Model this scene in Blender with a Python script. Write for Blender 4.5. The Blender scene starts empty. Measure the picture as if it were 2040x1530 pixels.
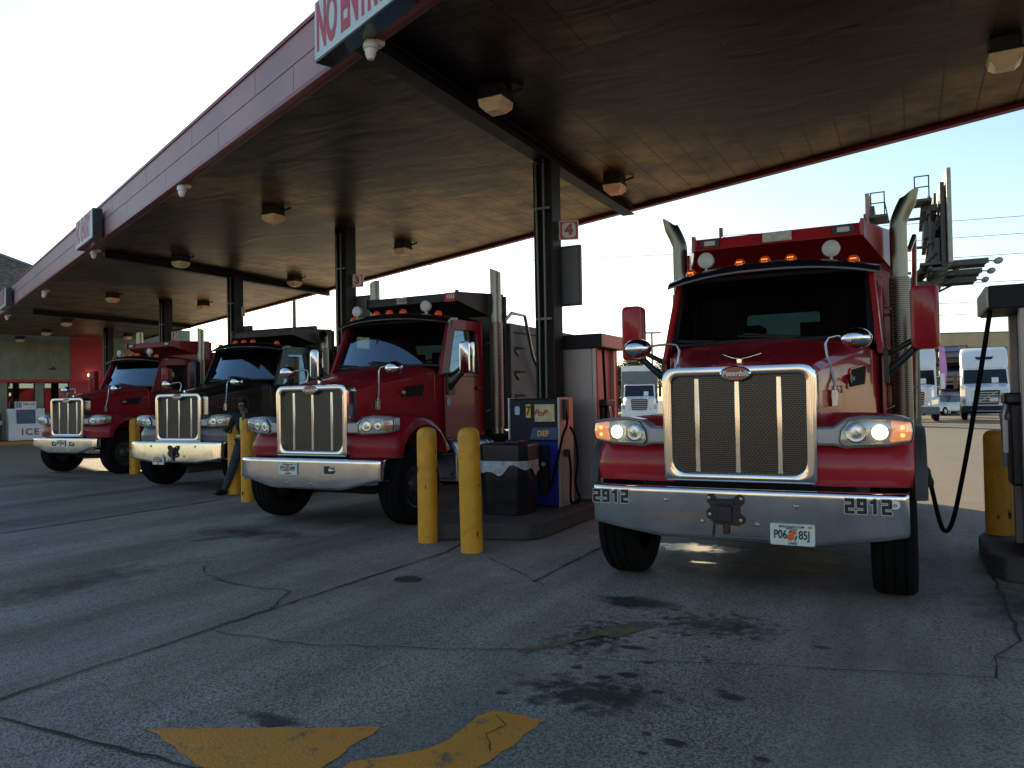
import bpy, bmesh, math, random
from mathutils import Vector as V, Matrix as Mx
R = math.radians; PI = math.pi
sc = bpy.context.scene; COL = sc.collection
rnd = random.Random(7)

# ------------------------------------------------------------------ helpers
class G:
    """collects geometry; obj() links it as ONE mesh object"""
    def __init__(s): s.v = []; s.f = []
    def add(s, vs, fs, m=None):
        o = len(s.v)
        s.v += [tuple(m @ V(v)) if m else tuple(v) for v in vs]
        s.f += [tuple(i + o for i in f) for f in fs]; return s
    def box(s, c, d, m=None, taper=1.0):
        x, y, z = (k / 2 for k in d); t = taper
        vs = [(-x,-y,-z),(x,-y,-z),(x,y,-z),(-x,y,-z),(-x*t,-y*t,z),(x*t,-y*t,z),(x*t,y*t,z),(-x*t,y*t,z)]
        vs = [(m @ V(v) if m else V(v)) + V(c) for v in vs]
        return s.add(vs, [(0,3,2,1),(4,5,6,7),(0,1,5,4),(1,2,6,5),(2,3,7,6),(3,0,4,7)])
    def b2(s, a, b):
        return s.box([(p+q)/2 for p, q in zip(a, b)], [abs(q-p) for p, q in zip(a, b)])
    def grid(s, rows, wrap=False, caps=False):
        n = len(rows[0]); vs = [v for r in rows for v in r]; fs = []
        for i in range(len(rows)-1):
            for j in range(n if wrap else n-1):
                k = (j+1) % n
                fs.append((i*n+j, i*n+k, (i+1)*n+k, (i+1)*n+j))
        if caps:
            fs.append(tuple(range(n))); fs.append(tuple((len(rows)-1)*n+j for j in range(n)))
        return s.add(vs, fs)
    def tube(s, pts, r, n=10, caps=True):
        pts = [V(p) for p in pts]; rows = []; prev = None
        for i, p in enumerate(pts):
            d = (pts[min(i+1, len(pts)-1)] - pts[max(i-1, 0)]).normalized()
            if prev is None:
                a = d.orthogonal().normalized()
            else:
                a = (prev - d * prev.dot(d)).normalized()
            prev = a; b = d.cross(a); rr = r[i] if isinstance(r, (list, tuple)) else r
            rows.append([p + (a*math.cos(t*2*PI/n) + b*math.sin(t*2*PI/n))*rr for t in range(n)])
        return s.grid(rows, True, caps)
    def prism(s, poly, vec):
        n = len(poly); vec = V(vec); vs = [V(p) for p in poly] + [V(p)+vec for p in poly]
        fs = [tuple(range(n)), tuple(range(2*n-1, n-1, -1))] + [(i, (i+1) % n, n+(i+1) % n, n+i) for i in range(n)]
        return s.add(vs, fs)
    def ring(s, outer, inner, vec):
        n = len(outer); vec = V(vec)
        A = [V(p) for p in outer]; B = [V(p) for p in inner]; C = [p+vec for p in A]; D = [p+vec for p in B]
        return s.grid([A, B, D, C, A], True)
    def lathe(s, prof, o=(0,0,0), ax='x', n=32):
        rows = []
        for k in range(n+1):
            t = 2*PI*k/n; c, q = math.cos(t), math.sin(t); row = []
            for r, h in prof:
                p = {'x': (h, r*c, r*q), 'y': (r*c, h, r*q), 'z': (r*c, r*q, h)}[ax]
                row.append(V(p)+V(o))
            rows.append(row)
        return s.grid(rows)
    def ell(s, c, rad, n=20, m=12, rot=None):
        rows = []
        for i in range(m+1):
            a = PI*i/m; row = []
            for j in range(n):
                t = 2*PI*j/n
                p = V((rad[0]*math.sin(a)*math.cos(t), rad[1]*math.sin(a)*math.sin(t), rad[2]*math.cos(a)))
                row.append((rot @ p if rot else p) + V(c))
            rows.append(row)
        return s.grid(rows, True)
    def disc(s, c, r, axis='y', n=24):
        pts = []
        for k in range(n):
            t = 2*PI*k/n; a, b = r*math.cos(t), r*math.sin(t)
            pts.append(V(c) + V({'y': (a,0,b), 'x': (0,a,b), 'z': (a,b,0)}[axis]))
        return s.add(pts, [tuple(range(n))])
    def obj(s, name, mat, parent=None, bevel=0, smooth=35, seg=2, sub=0, merge=True):
        me = bpy.data.meshes.new(name); me.from_pydata(s.v, [], s.f)
        bm = bmesh.new(); bm.from_mesh(me)
        if merge: bmesh.ops.remove_doubles(bm, verts=bm.verts, dist=1e-5)
        bmesh.ops.recalc_face_normals(bm, faces=bm.faces); bm.to_mesh(me); bm.free()
        if smooth:
            for p in me.polygons: p.use_smooth = True
            me.set_sharp_from_angle(angle=R(smooth))
        me.materials.append(mat)
        o = bpy.data.objects.new(name, me); COL.objects.link(o)
        if parent: o.parent = parent
        if bevel:
            b = o.modifiers.new('Bevel', 'BEVEL'); b.width = bevel; b.segments = seg; b.limit_method = 'ANGLE'; b.angle_limit = R(40); b.harden_normals = False
        if sub:
            b = o.modifiers.new('Sub', 'SUBSURF'); b.levels = b.render_levels = sub
        return o

def rpoly(pts, rad, n=5):
    """fillet the corners of a 2D polygon"""
    out = []; N = len(pts)
    for i in range(N):
        p = V(pts[i]).to_2d(); a = V(pts[i-1]).to_2d()-p; b = V(pts[(i+1) % N]).to_2d()-p
        r = rad[i] if isinstance(rad, (list, tuple)) else rad
        an = a.angle(b); L = min(r/math.tan(an/2), a.length*.49, b.length*.49)
        p0 = p + a.normalized()*L; p1 = p + b.normalized()*L
        for k in range(n+1):
            t = k/n
            out.append(tuple(p0*(1-t)**2 + p*2*t*(1-t) + p1*t*t))
    return out
def rrect(x0, z0, x1, z1, rad, n=5): return rpoly([(x0,z0),(x1,z0),(x1,z1),(x0,z1)], rad, n)
def xz(poly, y): return [(a, y, b) for a, b in poly]

def thing(name, label, cat, loc=(0,0,0), rz=0, group=None):
    o = bpy.data.objects.new(name, None); COL.objects.link(o); o.location = loc; o.rotation_euler = (0,0,rz)
    o.empty_display_size = .2; return tag(o, label, cat, group)
def tag(o, label, cat, group=None):
    o['label'] = label; o['category'] = cat
    if group: o['group'] = group
    return o
def struct(o, kind='structure'): o['kind'] = kind; return o

def text(body, size, mat, parent, loc, rot=(PI/2,0,0), name='lettering', bold=0.0, shear=0, depth=.001, sx=1.0, align='CENTER', spacing=1.0):
    cu = bpy.data.curves.new('t', 'FONT'); cu.body = body; cu.size = size; cu.align_x = align; cu.align_y = 'CENTER'
    cu.offset = bold; cu.shear = shear; cu.extrude = depth; cu.space_character = spacing; cu.resolution_u = 3
    t = bpy.data.objects.new('t', cu); COL.objects.link(t)
    dg = bpy.context.evaluated_depsgraph_get(); me = bpy.data.meshes.new_from_object(t.evaluated_get(dg))
    bpy.data.objects.remove(t); bpy.data.curves.remove(cu)
    me.name = name; me.materials.clear(); me.materials.append(mat)
    if sx != 1:
        for v in me.vertices: v.co.x *= sx
    o = bpy.data.objects.new(name, me); COL.objects.link(o)
    if parent: o.parent = parent
    o.location = loc; o.rotation_euler = rot
    return o

# ------------------------------------------------------------------ materials
def newmat(name):
    m = bpy.data.materials.new(name); m.use_nodes = True
    return m, m.node_tree, m.node_tree.nodes['Principled BSDF']
def pbr(name, col, rough=.5, metal=0, var=.2, scale=5, bump=0, bscale=40, coat=0, spec=.5, rvar=.12, stretch=None, emit=None, estr=0, dirt=0, dirtcol=(.06,.05,.04)):
    m, t, p = newmat(name); N, L = t.nodes, t.links
    co = N.new('ShaderNodeTexCoord'); src = co.outputs['Object']
    if stretch:
        mp = N.new('ShaderNodeMapping'); mp.inputs['Scale'].default_value = stretch; L.new(src, mp.inputs[0]); src = mp.outputs[0]
    nz = N.new('ShaderNodeTexNoise'); nz.inputs['Scale'].default_value = scale; nz.inputs['Detail'].default_value = 6; L.new(src, nz.inputs[0])
    cr = N.new('ShaderNodeValToRGB'); L.new(nz.outputs['Fac'], cr.inputs[0])
    c = V(col)
    cr.color_ramp.elements[0].position = .3; cr.color_ramp.elements[1].position = .7
    cr.color_ramp.elements[0].color = (*(c*(1-var)), 1); cr.color_ramp.elements[1].color = (*(c*(1+var)), 1)
    out = cr.outputs[0]
    if dirt:
        n2 = N.new('ShaderNodeTexNoise'); n2.inputs['Scale'].default_value = scale*.45; n2.inputs['Detail'].default_value = 9; n2.inputs['Roughness'].default_value = .7; L.new(co.outputs['Object'], n2.inputs[0])
        mr = N.new('ShaderNodeMapRange'); mr.inputs[1].default_value = .48; mr.inputs[2].default_value = .72; mr.inputs[4].default_value = dirt; L.new(n2.outputs['Fac'], mr.inputs[0])
        mx = N.new('ShaderNodeMix'); mx.data_type = 'RGBA'; L.new(mr.outputs[0], mx.inputs[0]); L.new(out, mx.inputs[6]); mx.inputs[7].default_value = (*dirtcol, 1); out = mx.outputs[2]
    L.new(out, p.inputs['Base Color'])
    mr = N.new('ShaderNodeMapRange'); mr.inputs[3].default_value = max(.02, rough-rvar); mr.inputs[4].default_value = min(1, rough+rvar); L.new(nz.outputs['Fac'], mr.inputs[0]); L.new(mr.outputs[0], p.inputs['Roughness'])
    p.inputs['Metallic'].default_value = metal; p.inputs['Coat Weight'].default_value = coat; p.inputs['Coat Roughness'].default_value = .06
    p.inputs['Specular IOR Level'].default_value = spec
    if bump:
        n3 = N.new('ShaderNodeTexNoise'); n3.inputs['Scale'].default_value = bscale; n3.inputs['Detail'].default_value = 3; L.new(src, n3.inputs[0])
        b = N.new('ShaderNodeBump'); b.inputs['Strength'].default_value = bump; b.inputs['Distance'].default_value = .02; L.new(n3.outputs['Fac'], b.inputs['Height']); L.new(b.outputs[0], p.inputs['Normal'])
    if emit: p.inputs['Emission Color'].default_value = (*emit, 1); p.inputs['Emission Strength'].default_value = estr
    return m
def glass(name, tint, alpha, rough=.02):
    """window glass: mirror-like at a grazing view, tinted see-through otherwise"""
    m, t, p = newmat(name); N, L = t.nodes, t.links; N.remove(p)
    out = N['Material Output']; tr = N.new('ShaderNodeBsdfTransparent'); tr.inputs[0].default_value = (*[k*alpha for k in tint], 1)
    gl = N.new('ShaderNodeBsdfGlossy'); gl.inputs['Roughness'].default_value = rough; gl.inputs[0].default_value = (.62,.83,1,1)
    lw = N.new('ShaderNodeLayerWeight'); lw.inputs[0].default_value = .5; pw = N.new('ShaderNodeMath'); pw.operation = 'POWER'; L.new(lw.outputs['Facing'], pw.inputs[0]); pw.inputs[1].default_value = 3.6
    fr = N.new('ShaderNodeMath'); fr.operation = 'MULTIPLY_ADD'; L.new(pw.outputs[0], fr.inputs[0]); fr.inputs[1].default_value = .80; fr.inputs[2].default_value = .20
    mx = N.new('ShaderNodeMixShader'); L.new(fr.outputs[0], mx.inputs[0]); L.new(tr.outputs[0], mx.inputs[1]); L.new(gl.outputs[0], mx.inputs[2]); L.new(mx.outputs[0], out.inputs[0])
    return m
def perforated(name, bw, rh, hole, metal_col, mortar, rough=.3):
    """sheet with a pressed pattern of slots, mapped on x+y / z"""
    m, t, p = newmat(name); N, L = t.nodes, t.links
    co = N.new('ShaderNodeTexCoord'); sp = N.new('ShaderNodeSeparateXYZ'); L.new(co.outputs['Object'], sp.inputs[0])
    ad = N.new('ShaderNodeMath'); ad.operation = 'ADD'; L.new(sp.outputs[0], ad.inputs[0]); L.new(sp.outputs[1], ad.inputs[1])
    cb = N.new('ShaderNodeCombineXYZ'); L.new(ad.outputs[0], cb.inputs[0]); L.new(sp.outputs[2], cb.inputs[1])
    br = N.new('ShaderNodeTexBrick'); br.inputs['Scale'].default_value = 1; br.inputs['Brick Width'].default_value = bw; br.inputs['Row Height'].default_value = rh; br.inputs['Mortar Size'].default_value = mortar; br.inputs['Mortar Smooth'].default_value = .2
    L.new(cb.outputs[0], br.inputs['Vector'])
    br.inputs['Color1'].default_value = (*hole, 1); br.inputs['Color2'].default_value = (*hole, 1); br.inputs['Mortar'].default_value = (*metal_col, 1)
    L.new(br.outputs['Color'], p.inputs['Base Color']); L.new(br.outputs['Fac'], p.inputs['Metallic']); p.inputs['Roughness'].default_value = rough
    b = N.new('ShaderNodeBump'); b.inputs['Strength'].default_value = .6; b.inputs['Distance'].default_value = .004; L.new(br.outputs['Fac'], b.inputs['Height']); L.new(b.outputs[0], p.inputs['Normal'])
    return m

M = {}
M['red'] = pbr('red_paint', (.36,.011,.019),  .36, 0, .1, 3, coat=.5, spec=.25, dirt=.5, dirtcol=(.15,.045,.04))
M['red_dark'] = pbr('dark_red_paint', (.25,.010,.016), .42, 0, .1, 3, coat=.25, spec=.2, dirt=.55, dirtcol=(.11,.035,.03))
M['black_paint'] = pbr('black_paint', (.010,.009,.009), .34, 0, .2, 3, coat=.25, spec=.3, dirt=.3, dirtcol=(.04,.035,.03))
M['gray_paint'] = pbr('gray_paint', (.10,.105,.12), .4, 0, .12, 4, coat=.3, dirt=.3)
M['body_steel'] = pbr('body_steel', (.075,.088,.08), .55, .1, .25, 2.2, bump=.1, bscale=9, dirt=.5, dirtcol=(.05,.045,.04))
M['body_black'] = pbr('body_black', (.025,.022,.02), .5, 0, .25, 3, bump=.05, bscale=14, dirt=.5, dirtcol=(.07,.055,.045))
M['chrome'] = pbr('chrome', (.74,.74,.75), .1, 1, .06, 3, bump=.03, bscale=3, rvar=.05, dirt=.3, dirtcol=(.35,.33,.3))
M['bumper_chrome'] = pbr('bumper_chrome', (.72,.73,.75), .11, 1, .08, 3, bump=.1, bscale=2.2, rvar=.08, dirt=.45, dirtcol=(.33,.32,.31))
M['satin'] = pbr('satin_steel', (.5,.5,.48), .3, 1, .2, 6, rvar=.15, dirt=.5, dirtcol=(.16,.14,.11))
M['silver'] = pbr('silver_plastic', (.32,.34,.37), .32, .5, .08, 5)
M['stack'] = pbr('stack_steel', (.24,.235,.20), .36, 1, .15, 5, rvar=.12, stretch=(1,1,.3), dirt=.5, dirtcol=(.2,.17,.12))
M['black'] = pbr('black_plastic', (.012,.012,.013), .45, 0, .3, 8)
M['gloss_black'] = pbr('gloss_black', (.01,.01,.012), .2, 0, .2, 4, coat=.4, spec=.4)
M['matte_black'] = pbr('matte_black', (.012,.012,.014), .6, 0, .3, 4, spec=.25)
M['rubber'] = pbr('rubber', (.005,.005,.005), .9, 0, .4, 14, spec=.15, bump=.2, bscale=60)
M['flare'] = pbr('rubber_flare', (.035,.036,.035), .65, 0, .25, 6)
M['under'] = pbr('underbody', (.006,.005,.005), .9, 0, .5, 6, bump=.2)
M['interior'] = pbr('interior', (.018,.018,.019), .8, 0, .3, 6)
M['glass'] = glass('cab_glass', (.62,.72,.68), .5)
M['glass_dark'] = glass('dark_rear_glass', (.6,.7,.66), .2)
M['glass_clear'] = glass('clear_lens', (.95,.97,1), .94)
M['glass_shop'] = glass('shop_glass', (.6,.66,.64), .6)
M['amber'] = pbr('amber_lens', (.42,.15,.06), .2, 0, .2, 20)
M['amber_lit'] = pbr('amber_lens_lit', (.38,.06,.012), .25, 0, .1, 20, emit=(1,.2,.05), estr=.05)
M['turn_lit'] = pbr('turn_lens_lit', (.72,.26,.09), .2, 0, .1, 20, emit=(1,.33,.12), estr=.35)
M['marker'] = pbr('marker_lens', (.48,.045,.008), .2, 0, .1, 20, emit=(1,.12,.02), estr=.06)
M['amber_led'] = pbr('amber_led', (.9,.3,.05), .3, 0, 0, 20, emit=(1,.28,.05), estr=2.2)
M['lamp_lit'] = pbr('lit_lamp', (1,.9,.7), .3, 0, 0, 5, emit=(1,.72,.42), estr=9)
M['reflector'] = pbr('reflector', (.7,.72,.75), .15, 1, .2, 12)
M['white_lens'] = pbr('white_lens', (.5,.5,.47), .35, 0, .08, 8)
M['grille'] = perforated('grille_mesh', .030, .016, (.002,.002,.002), (.13,.12,.105), .0026, .34)
M['shield'] = perforated('heat_shield_steel', .03, .022, (.015,.013,.012), (.24,.20,.16), .006, .36)
M['white'] = pbr('white_paint', (.7,.7,.7), .4, 0, .06, 5, coat=.2)
M['decal_black'] = pbr('decal_black', (.008,.008,.01), .4, 0, 0)
M['decal_white'] = pbr('decal_white', (.75,.75,.73), .5, 0, .04)
M['decal_red'] = pbr('decal_red', (.45,.02,.03), .5, 0, .1)
M['decal_yellow'] = pbr('decal_yellow', (.75,.45,.04), .5, 0, .1)
M['plate_white'] = pbr('plate_white', (.62,.66,.62), .45, 0, .06)
M['plate_green'] = pbr('plate_green', (.02,.10,.06), .5, 0, .1)
M['plate_ink'] = pbr('plate_ink', (.008,.03,.025), .5, 0, .1)
M['orange'] = pbr('orange_print', (.7,.12,.02), .5, 0, .1)
M['badge_red'] = pbr('badge_enamel', (.18,.008,.018), .25, 0, .1, coat=.6)
M['nameplate'] = pbr('nameplate', (.36,.35,.30), .45, .5, .3, 30)
M['bollard'] = pbr('bollard_yellow', (.66,.31,.014), .55, 0, .12, 6, bump=.06, bscale=16, dirt=.55, dirtcol=(.2,.1,.03))
M['rust'] = pbr('rusty_chips', (.05,.02,.012), .9, 0, .4, 30)
M['concrete'] = pbr('kerb_concrete', (.06,.056,.052), .85, 0, .25, 3, bump=.25, bscale=40, dirt=.7, dirtcol=(.04,.038,.036))
M['column'] = pbr('column_steel', (.010,.0145,.014), .55, 0, .25, 4, spec=.22, bump=.04, dirt=.4, dirtcol=(.03,.02,.016))
M['conduit'] = pbr('conduit', (.12,.12,.11), .4, .6, .2, 6)
M['fascia'] = pbr('fascia_maroon', (.33,.20,.218), .5, .1, .18, 1.2, dirt=.45, dirtcol=(.2,.13,.14), bump=.04, bscale=3)
M['fascia_red'] = pbr('fascia_trim_red', (.20,.016,.024), .4, .1, .15, 2, dirt=.3)
M['sign_white'] = pbr('sign_white', (.52,.62,.66), .5, 0, .08, 6, dirt=.25, dirtcol=(.4,.4,.4))
M['sign_red'] = pbr('sign_red', (.42,.045,.075), .5, 0, .15, 7)
M['light_lens'] = pbr('light_lens', (.85,.68,.42), .45, 0, .12, 10, dirt=.3, dirtcol=(.35,.25,.14))
M['blue'] = pbr('pump_blue', (.008,.02,.22), .45, 0, .2, 3, spec=.3, dirt=.25)
M['navy'] = pbr('pump_navy', (.008,.011,.026), .5, 0, .2, 4, spec=.25)
M['pump_beige'] = pbr('pump_steel', (.44,.40,.36), .42, .4, .12, 3, dirt=.35, dirtcol=(.25,.2,.16))
M['pump_gray'] = pbr('pump_gray', (.36,.33,.315), .45, .25, .12, 2, dirt=.35, dirtcol=(.25,.22,.2))
M['bag'] = pbr('bin_liner', (.42,.45,.5), .3, 0, .25, 14, bump=.9, bscale=22)
M['screen'] = pbr('pump_screen', (.50,.44,.24), .3, 0, .3, 9)
M['jeans'] = pbr('denim', (.035,.045,.055), .9, 0, .3, 30, bump=.1)
M['cloth_black'] = pbr('black_cloth', (.012,.012,.013), .9, 0, .3, 20, bump=.1)
M['hivis'] = pbr('hivis', (.35,.75,.12), .5, 0, .1, 20)
M['skin'] = pbr('skin', (.14,.075,.05), .6, 0, .1, 20)
M['stucco'] = pbr('stucco', (.20,.215,.165), .9, 0, .18, 2, bump=.3, bscale=30)
M['store_red'] = pbr('store_red', (.42,.035,.045), .7, 0, .1, 2, bump=.1)
M['shingle'] = pbr('shingle', (.13,.112,.078), .95, 0, .55, 5, bump=.8, bscale=9, spec=.1)
M['far_white'] = pbr('far_white', (.80,.79,.76), .35, 0, .05, 2, coat=.3)
M['far_gray'] = pbr('far_gray', (.13,.14,.15), .5, 0, .1, 2)
M['tan'] = pbr('tan_wall', (.46,.33,.19), .8, 0, .1, 1)
M['bark'] = pbr('bark', (.06,.045,.03), .9, 0, .3, 8, bump=.5)
M['wood_pole'] = pbr('wood_pole', (.10,.075,.05), .9, 0, .3, 8, bump=.3)
M['pink'] = pbr('pink_panel', (.5,.2,.5), .5, 0, .1, 2)
M['navy_car'] = pbr('navy_car', (.02,.025,.05), .3, 0, .1, 2, coat=.6)
M['silver_car'] = pbr('silver_car', (.4,.42,.45), .3, .4, .1, 2, coat=.6)
M['steel_dark'] = pbr('dark_steel', (.06,.06,.058), .5, .5, .25, 4)
M['gal'] = pbr('galvanised', (.28,.27,.24), .5, .5, .25, 3)
M['litter'] = pbr('sticker_blue', (.35,.5,.65), .5, 0, .3, 30)

# ------------------------------------------------------------------ frame of the lanes
PHI = 27.5
_c, _s = math.cos(R(PHI)), math.sin(R(PHI))
def uw(u, w, z=0.0): return V((u*_c + w*_s, -u*_s + w*_c, z))
LANE = -R(PHI)
AXA = 39.9                                   # canopy axis runs 39.9 deg left of +Y
ax_ = V((math.sin(R(AXA)), -math.cos(R(AXA)), 0))     # towards the near end
an_ = V((math.cos(R(AXA)), math.sin(R(AXA)), 0))      # towards the rear
def cs(s, o, z=0.0): return ax_*s + an_*o + V((0,0,z))
CANROT = math.atan2(ax_.y, ax_.x)
# ------------------------------------------------------------------ ground
def ground_mat():
    m, t, p = newmat('asphalt'); N, L = t.nodes, t.links
    def nd(k, **kw):
        n = N.new(k)
        for a, b in kw.items(): setattr(n, a, b)
        return n
    def mix(f, a, b, mode='MIX'):
        n = nd('ShaderNodeMix', data_type='RGBA', blend_type=mode)
        for i, x in ((0, f), (6, a), (7, b)):
            if hasattr(x, 'links'): L.new(x, n.inputs[i])
            else: n.inputs[i].default_value = x if i == 0 else (*x, 1)
        return n.outputs[2]
    def noise(v, s, d=5, r=.6):
        n = nd('ShaderNodeTexNoise'); n.inputs['Scale'].default_value = s; n.inputs['Detail'].default_value = d; n.inputs['Roughness'].default_value = r; L.new(v, n.inputs[0]); return n.outputs['Fac']
    def mr(x, a, b, c=0., d=1.):
        n = nd('ShaderNodeMapRange'); L.new(x, n.inputs[0])
        for i, k in enumerate((a, b, c, d)): n.inputs[i+1].default_value = k
        return n.outputs[0]
    def ma(op, a, b):
        n = nd('ShaderNodeMath', operation=op)
        for i, x in ((0, a), (1, b)):
            if hasattr(x, 'links'): L.new(x, n.inputs[i])
            else: n.inputs[i].default_value = x
        return n.outputs[0]
    co = nd('ShaderNodeTexCoord'); mp = nd('ShaderNodeMapping'); mp.inputs['Rotation'].default_value = (0, 0, R(PHI)); L.new(co.outputs['Object'], mp.inputs[0])
    P = mp.outputs[0]                        # x = u (across the lanes), y = w (along them)
    st = nd('ShaderNodeMapping'); st.inputs['Scale'].default_value = (1, .16, 1); L.new(P, st.inputs[0]); S = st.outputs[0]
    n1 = noise(P, .5); n2 = noise(S, 1.1, 7, .65); n3 = noise(P, 3.5, 8, .7); n4 = noise(P, 260, 2)
    vo = nd('ShaderNodeTexVoronoi'); vo.inputs['Scale'].default_value = 78; L.new(P, vo.inputs['Vector'])
    v2 = nd('ShaderNodeTexVoronoi'); v2.inputs['Scale'].default_value = 23; L.new(P, v2.inputs['Vector'])
    sep = nd('ShaderNodeSeparateColor'); L.new(vo.outputs['Color'], sep.inputs[0])
    base = mix(mr(n1, .35, .65), (.33,.303,.255), (.44,.405,.342))
    base = mix(mr(n2, .42, .68, 0, .85), base, (.14,.13,.113))
    base = mix(mr(n3, .5, .8, 0, .45), base, (.30,.28,.245))
    # loose stone showing through the worn surface, in patches
    worn = mr(noise(P, .9, 4), .38, .6); patch = mr(noise(S, .7, 5), .34, .62, .25, 1.0)
    stone = ma('MULTIPLY', mr(sep.outputs[0], .25, .8), mr(vo.outputs['Distance'], .55, .25))
    base = mix(ma('MULTIPLY', ma('MULTIPLY', stone, patch), mr(n3, .3, .6, .3, .85)), base, (.46,.435,.385))
    base = mix(ma('MULTIPLY', mr(vo.outputs['Distance'], .48, .7, 0, .6), patch), base, (.03,.03,.031))
    base = mix(mr(sep.outputs[1], .80, .84, 0, .4), base, (.022,.022,.022))
    base = mix(ma('MULTIPLY', worn, .25), base, (.08,.078,.074))
    def blob(u, w, ru, rw, soft=.5, rough=.9, ns=6):
        a = nd('ShaderNodeVectorMath', operation='SUBTRACT'); L.new(P, a.inputs[0]); a.inputs[1].default_value = (u, w, 0)
        b = nd('ShaderNodeVectorMath', operation='MULTIPLY'); L.new(a.outputs[0], b.inputs[0]); b.inputs[1].default_value = (1/ru, 1/rw, 0)
        l = nd('ShaderNodeVectorMath', operation='LENGTH'); L.new(b.outputs[0], l.inputs[0])
        s = ma('ADD', l.outputs['Value'], ma('MULTIPLY', ma('SUBTRACT', noise(P, ns, 4), .5), rough*2))
        return mr(s, 1.0, 1.0-soft)
    sepq = nd('ShaderNodeSeparateXYZ'); L.new(P, sepq.inputs[0])
    tr = ma('PINGPONG', ma('ADD', sepq.outputs[0], 1.3+5.6*4), 2.8)         # wheel paths 1 m either side of each lane centre
    band = ma('MULTIPLY', mr(ma('ABSOLUTE', ma('SUBTRACT', tr, 1.02), 0), .5, .1), mr(n2, .3, .65, .25, .75))
    base = mix(ma('MULTIPLY', band, .6), base, (.07,.066,.062))
    slab = mr(ma('ADD', sepq.outputs[0], ma('MULTIPLY', n3, .02)), -10.52, -10.5, .35, 0)
    base = mix(slab, base, (.10,.096,.088))
    oil_shade = None
    for a in [(-1.95,5.85,.42,.22),(-1.6,3.95,.5,.3,.7,1.4,9),(-2.94,2.95,.3,.07,.6,.8,12),(-.9,4.23,.09,.06,.4,.5,9),(-1.02,3.56,.1,.04,.4,.9,14),
              (-1.65,4.79,.12,.05,.4,.7,9),(-1.3,5.5,.5,.35,.7,1.8,12),(-1.95,4.9,.3,.5,.8,1.8,14),(-7.4,7.1,1.1,.45,.9,1.0,4),(-1.2,7.9,1.35,1.7,.7,.35,3),  # last blob: oily pavement, deepened to paint the shade under the first truck
              (-7.1,9.0,1.2,1.6,.9,.6,3),(-12,11.2,1.2,1.6,.9,.6,3),(-17.5,11.0,2.6,.55,.9,.8,2),(-6.9,4.2,.5,1.3,.9,.8,4),(-1.15,4.75,.035,.035,.4,.3,9),(-1.4,5.2,.05,.04,.4,.3,9),(-.55,5.3,.06,.035,.4,.4,9),(-1.85,5.2,.05,.03,.4,.4,9),(.7,7.0,.5,.8,.9,.8,5),
              (-2.09,5.74,0.050,0.035,.35,.55,16),(-1.64,5.78,0.060,0.042,.35,.55,16),(-1.45,5.50,0.050,0.035,.35,.55,16),(-1.20,5.82,0.045,0.032,.35,.55,16),(-1.59,5.05,0.040,0.028,.35,.55,16),(-1.66,4.79,0.070,0.049,.35,.55,16),(-1.63,4.21,0.060,0.042,.35,.55,16),(-1.51,4.31,0.080,0.056,.35,.55,16),(-1.59,3.93,0.120,0.084,.35,.55,16),(-1.51,4.08,0.060,0.042,.35,.55,16),(-1.28,4.13,0.050,0.035,.35,.55,16),(-1.66,3.82,0.050,0.035,.35,.55,16),(-2.05,3.76,0.045,0.032,.35,.55,16),(-0.97,4.29,0.040,0.028,.35,.55,16),(-0.89,4.22,0.070,0.049,.35,.55,16),(-1.02,3.55,0.060,0.042,.35,.55,16),(-0.63,3.56,0.045,0.032,.35,.55,16),(-1.17,3.59,0.035,0.025,.35,.55,16),(-1.18,4.80,0.025,0.020,.35,.55,16),(-1.21,5.01,0.030,0.021,.35,.55,16),(-1.83,4.30,0.050,0.035,.35,.55,16),(-1.47,4.56,0.040,0.030,.35,.55,16),(-1.84,4.02,0.030,0.021,.35,.55,16),(-2.92,2.91,0.100,0.070,.35,.55,16),(-1.13,3.39,0.030,0.021,.35,.55,16)]:
        b = blob(*a); oil_shade = b if oil_shade is None else ma('MAXIMUM', oil_shade, b)
    base = mix(ma('MULTIPLY', oil_shade, .86), base, (.012,.012,.013))
    # drips: small round spots of many sizes below where engines stand
    v3 = nd('ShaderNodeTexVoronoi'); v3.inputs['Scale'].default_value = 3.4; L.new(P, v3.inputs['Vector']); v3.inputs['Randomness'].default_value = 1
    wob = nd('ShaderNodeVectorMath', operation='ADD'); L.new(P, wob.inputs[0]); wn = nd('ShaderNodeTexNoise'); wn.inputs['Scale'].default_value = 14; L.new(P, wn.inputs[0])
    ws_ = nd('ShaderNodeVectorMath', operation='SCALE'); L.new(wn.outputs['Color'], ws_.inputs[0]); ws_.inputs['Scale'].default_value = .06; L.new(ws_.outputs[0], wob.inputs[1]); L.new(wob.outputs[0], v3.inputs['Vector'])
    s3 = nd('ShaderNodeSeparateColor'); L.new(v3.outputs['Color'], s3.inputs[0])
    rad = ma('MULTIPLY', ma('POWER', s3.outputs[0], 2.0), .40)
    drip = mr(ma('SUBTRACT', rad, v3.outputs['Distance']), .0, .06)
    zone = ma('MAXIMUM', blob(-1.5,4.7,.85,1.35,.7,.7,3), ma('MAXIMUM', blob(-7.3,7.4,1.3,1.2,.8,.7,3), blob(-.9,3.6,.9,.5,.7,.6,3)))
    drip = ma('MULTIPLY', ma('MULTIPLY', drip, zone), .9)
    oil_shade = ma('MAXIMUM', oil_shade, drip)
    pale = ma('MAXIMUM', blob(-4.95,5.6,.32,.3,.5,.8,4), blob(-4.65,6.15,.28,.3,.5,.8,4))
    base = mix(ma('MULTIPLY', pale, .5), base, (.17,.165,.155))
    # sun-bleached concrete further out in the yard
    sepP = nd('ShaderNodeSeparateXYZ'); L.new(P, sepP.inputs[0])
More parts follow.
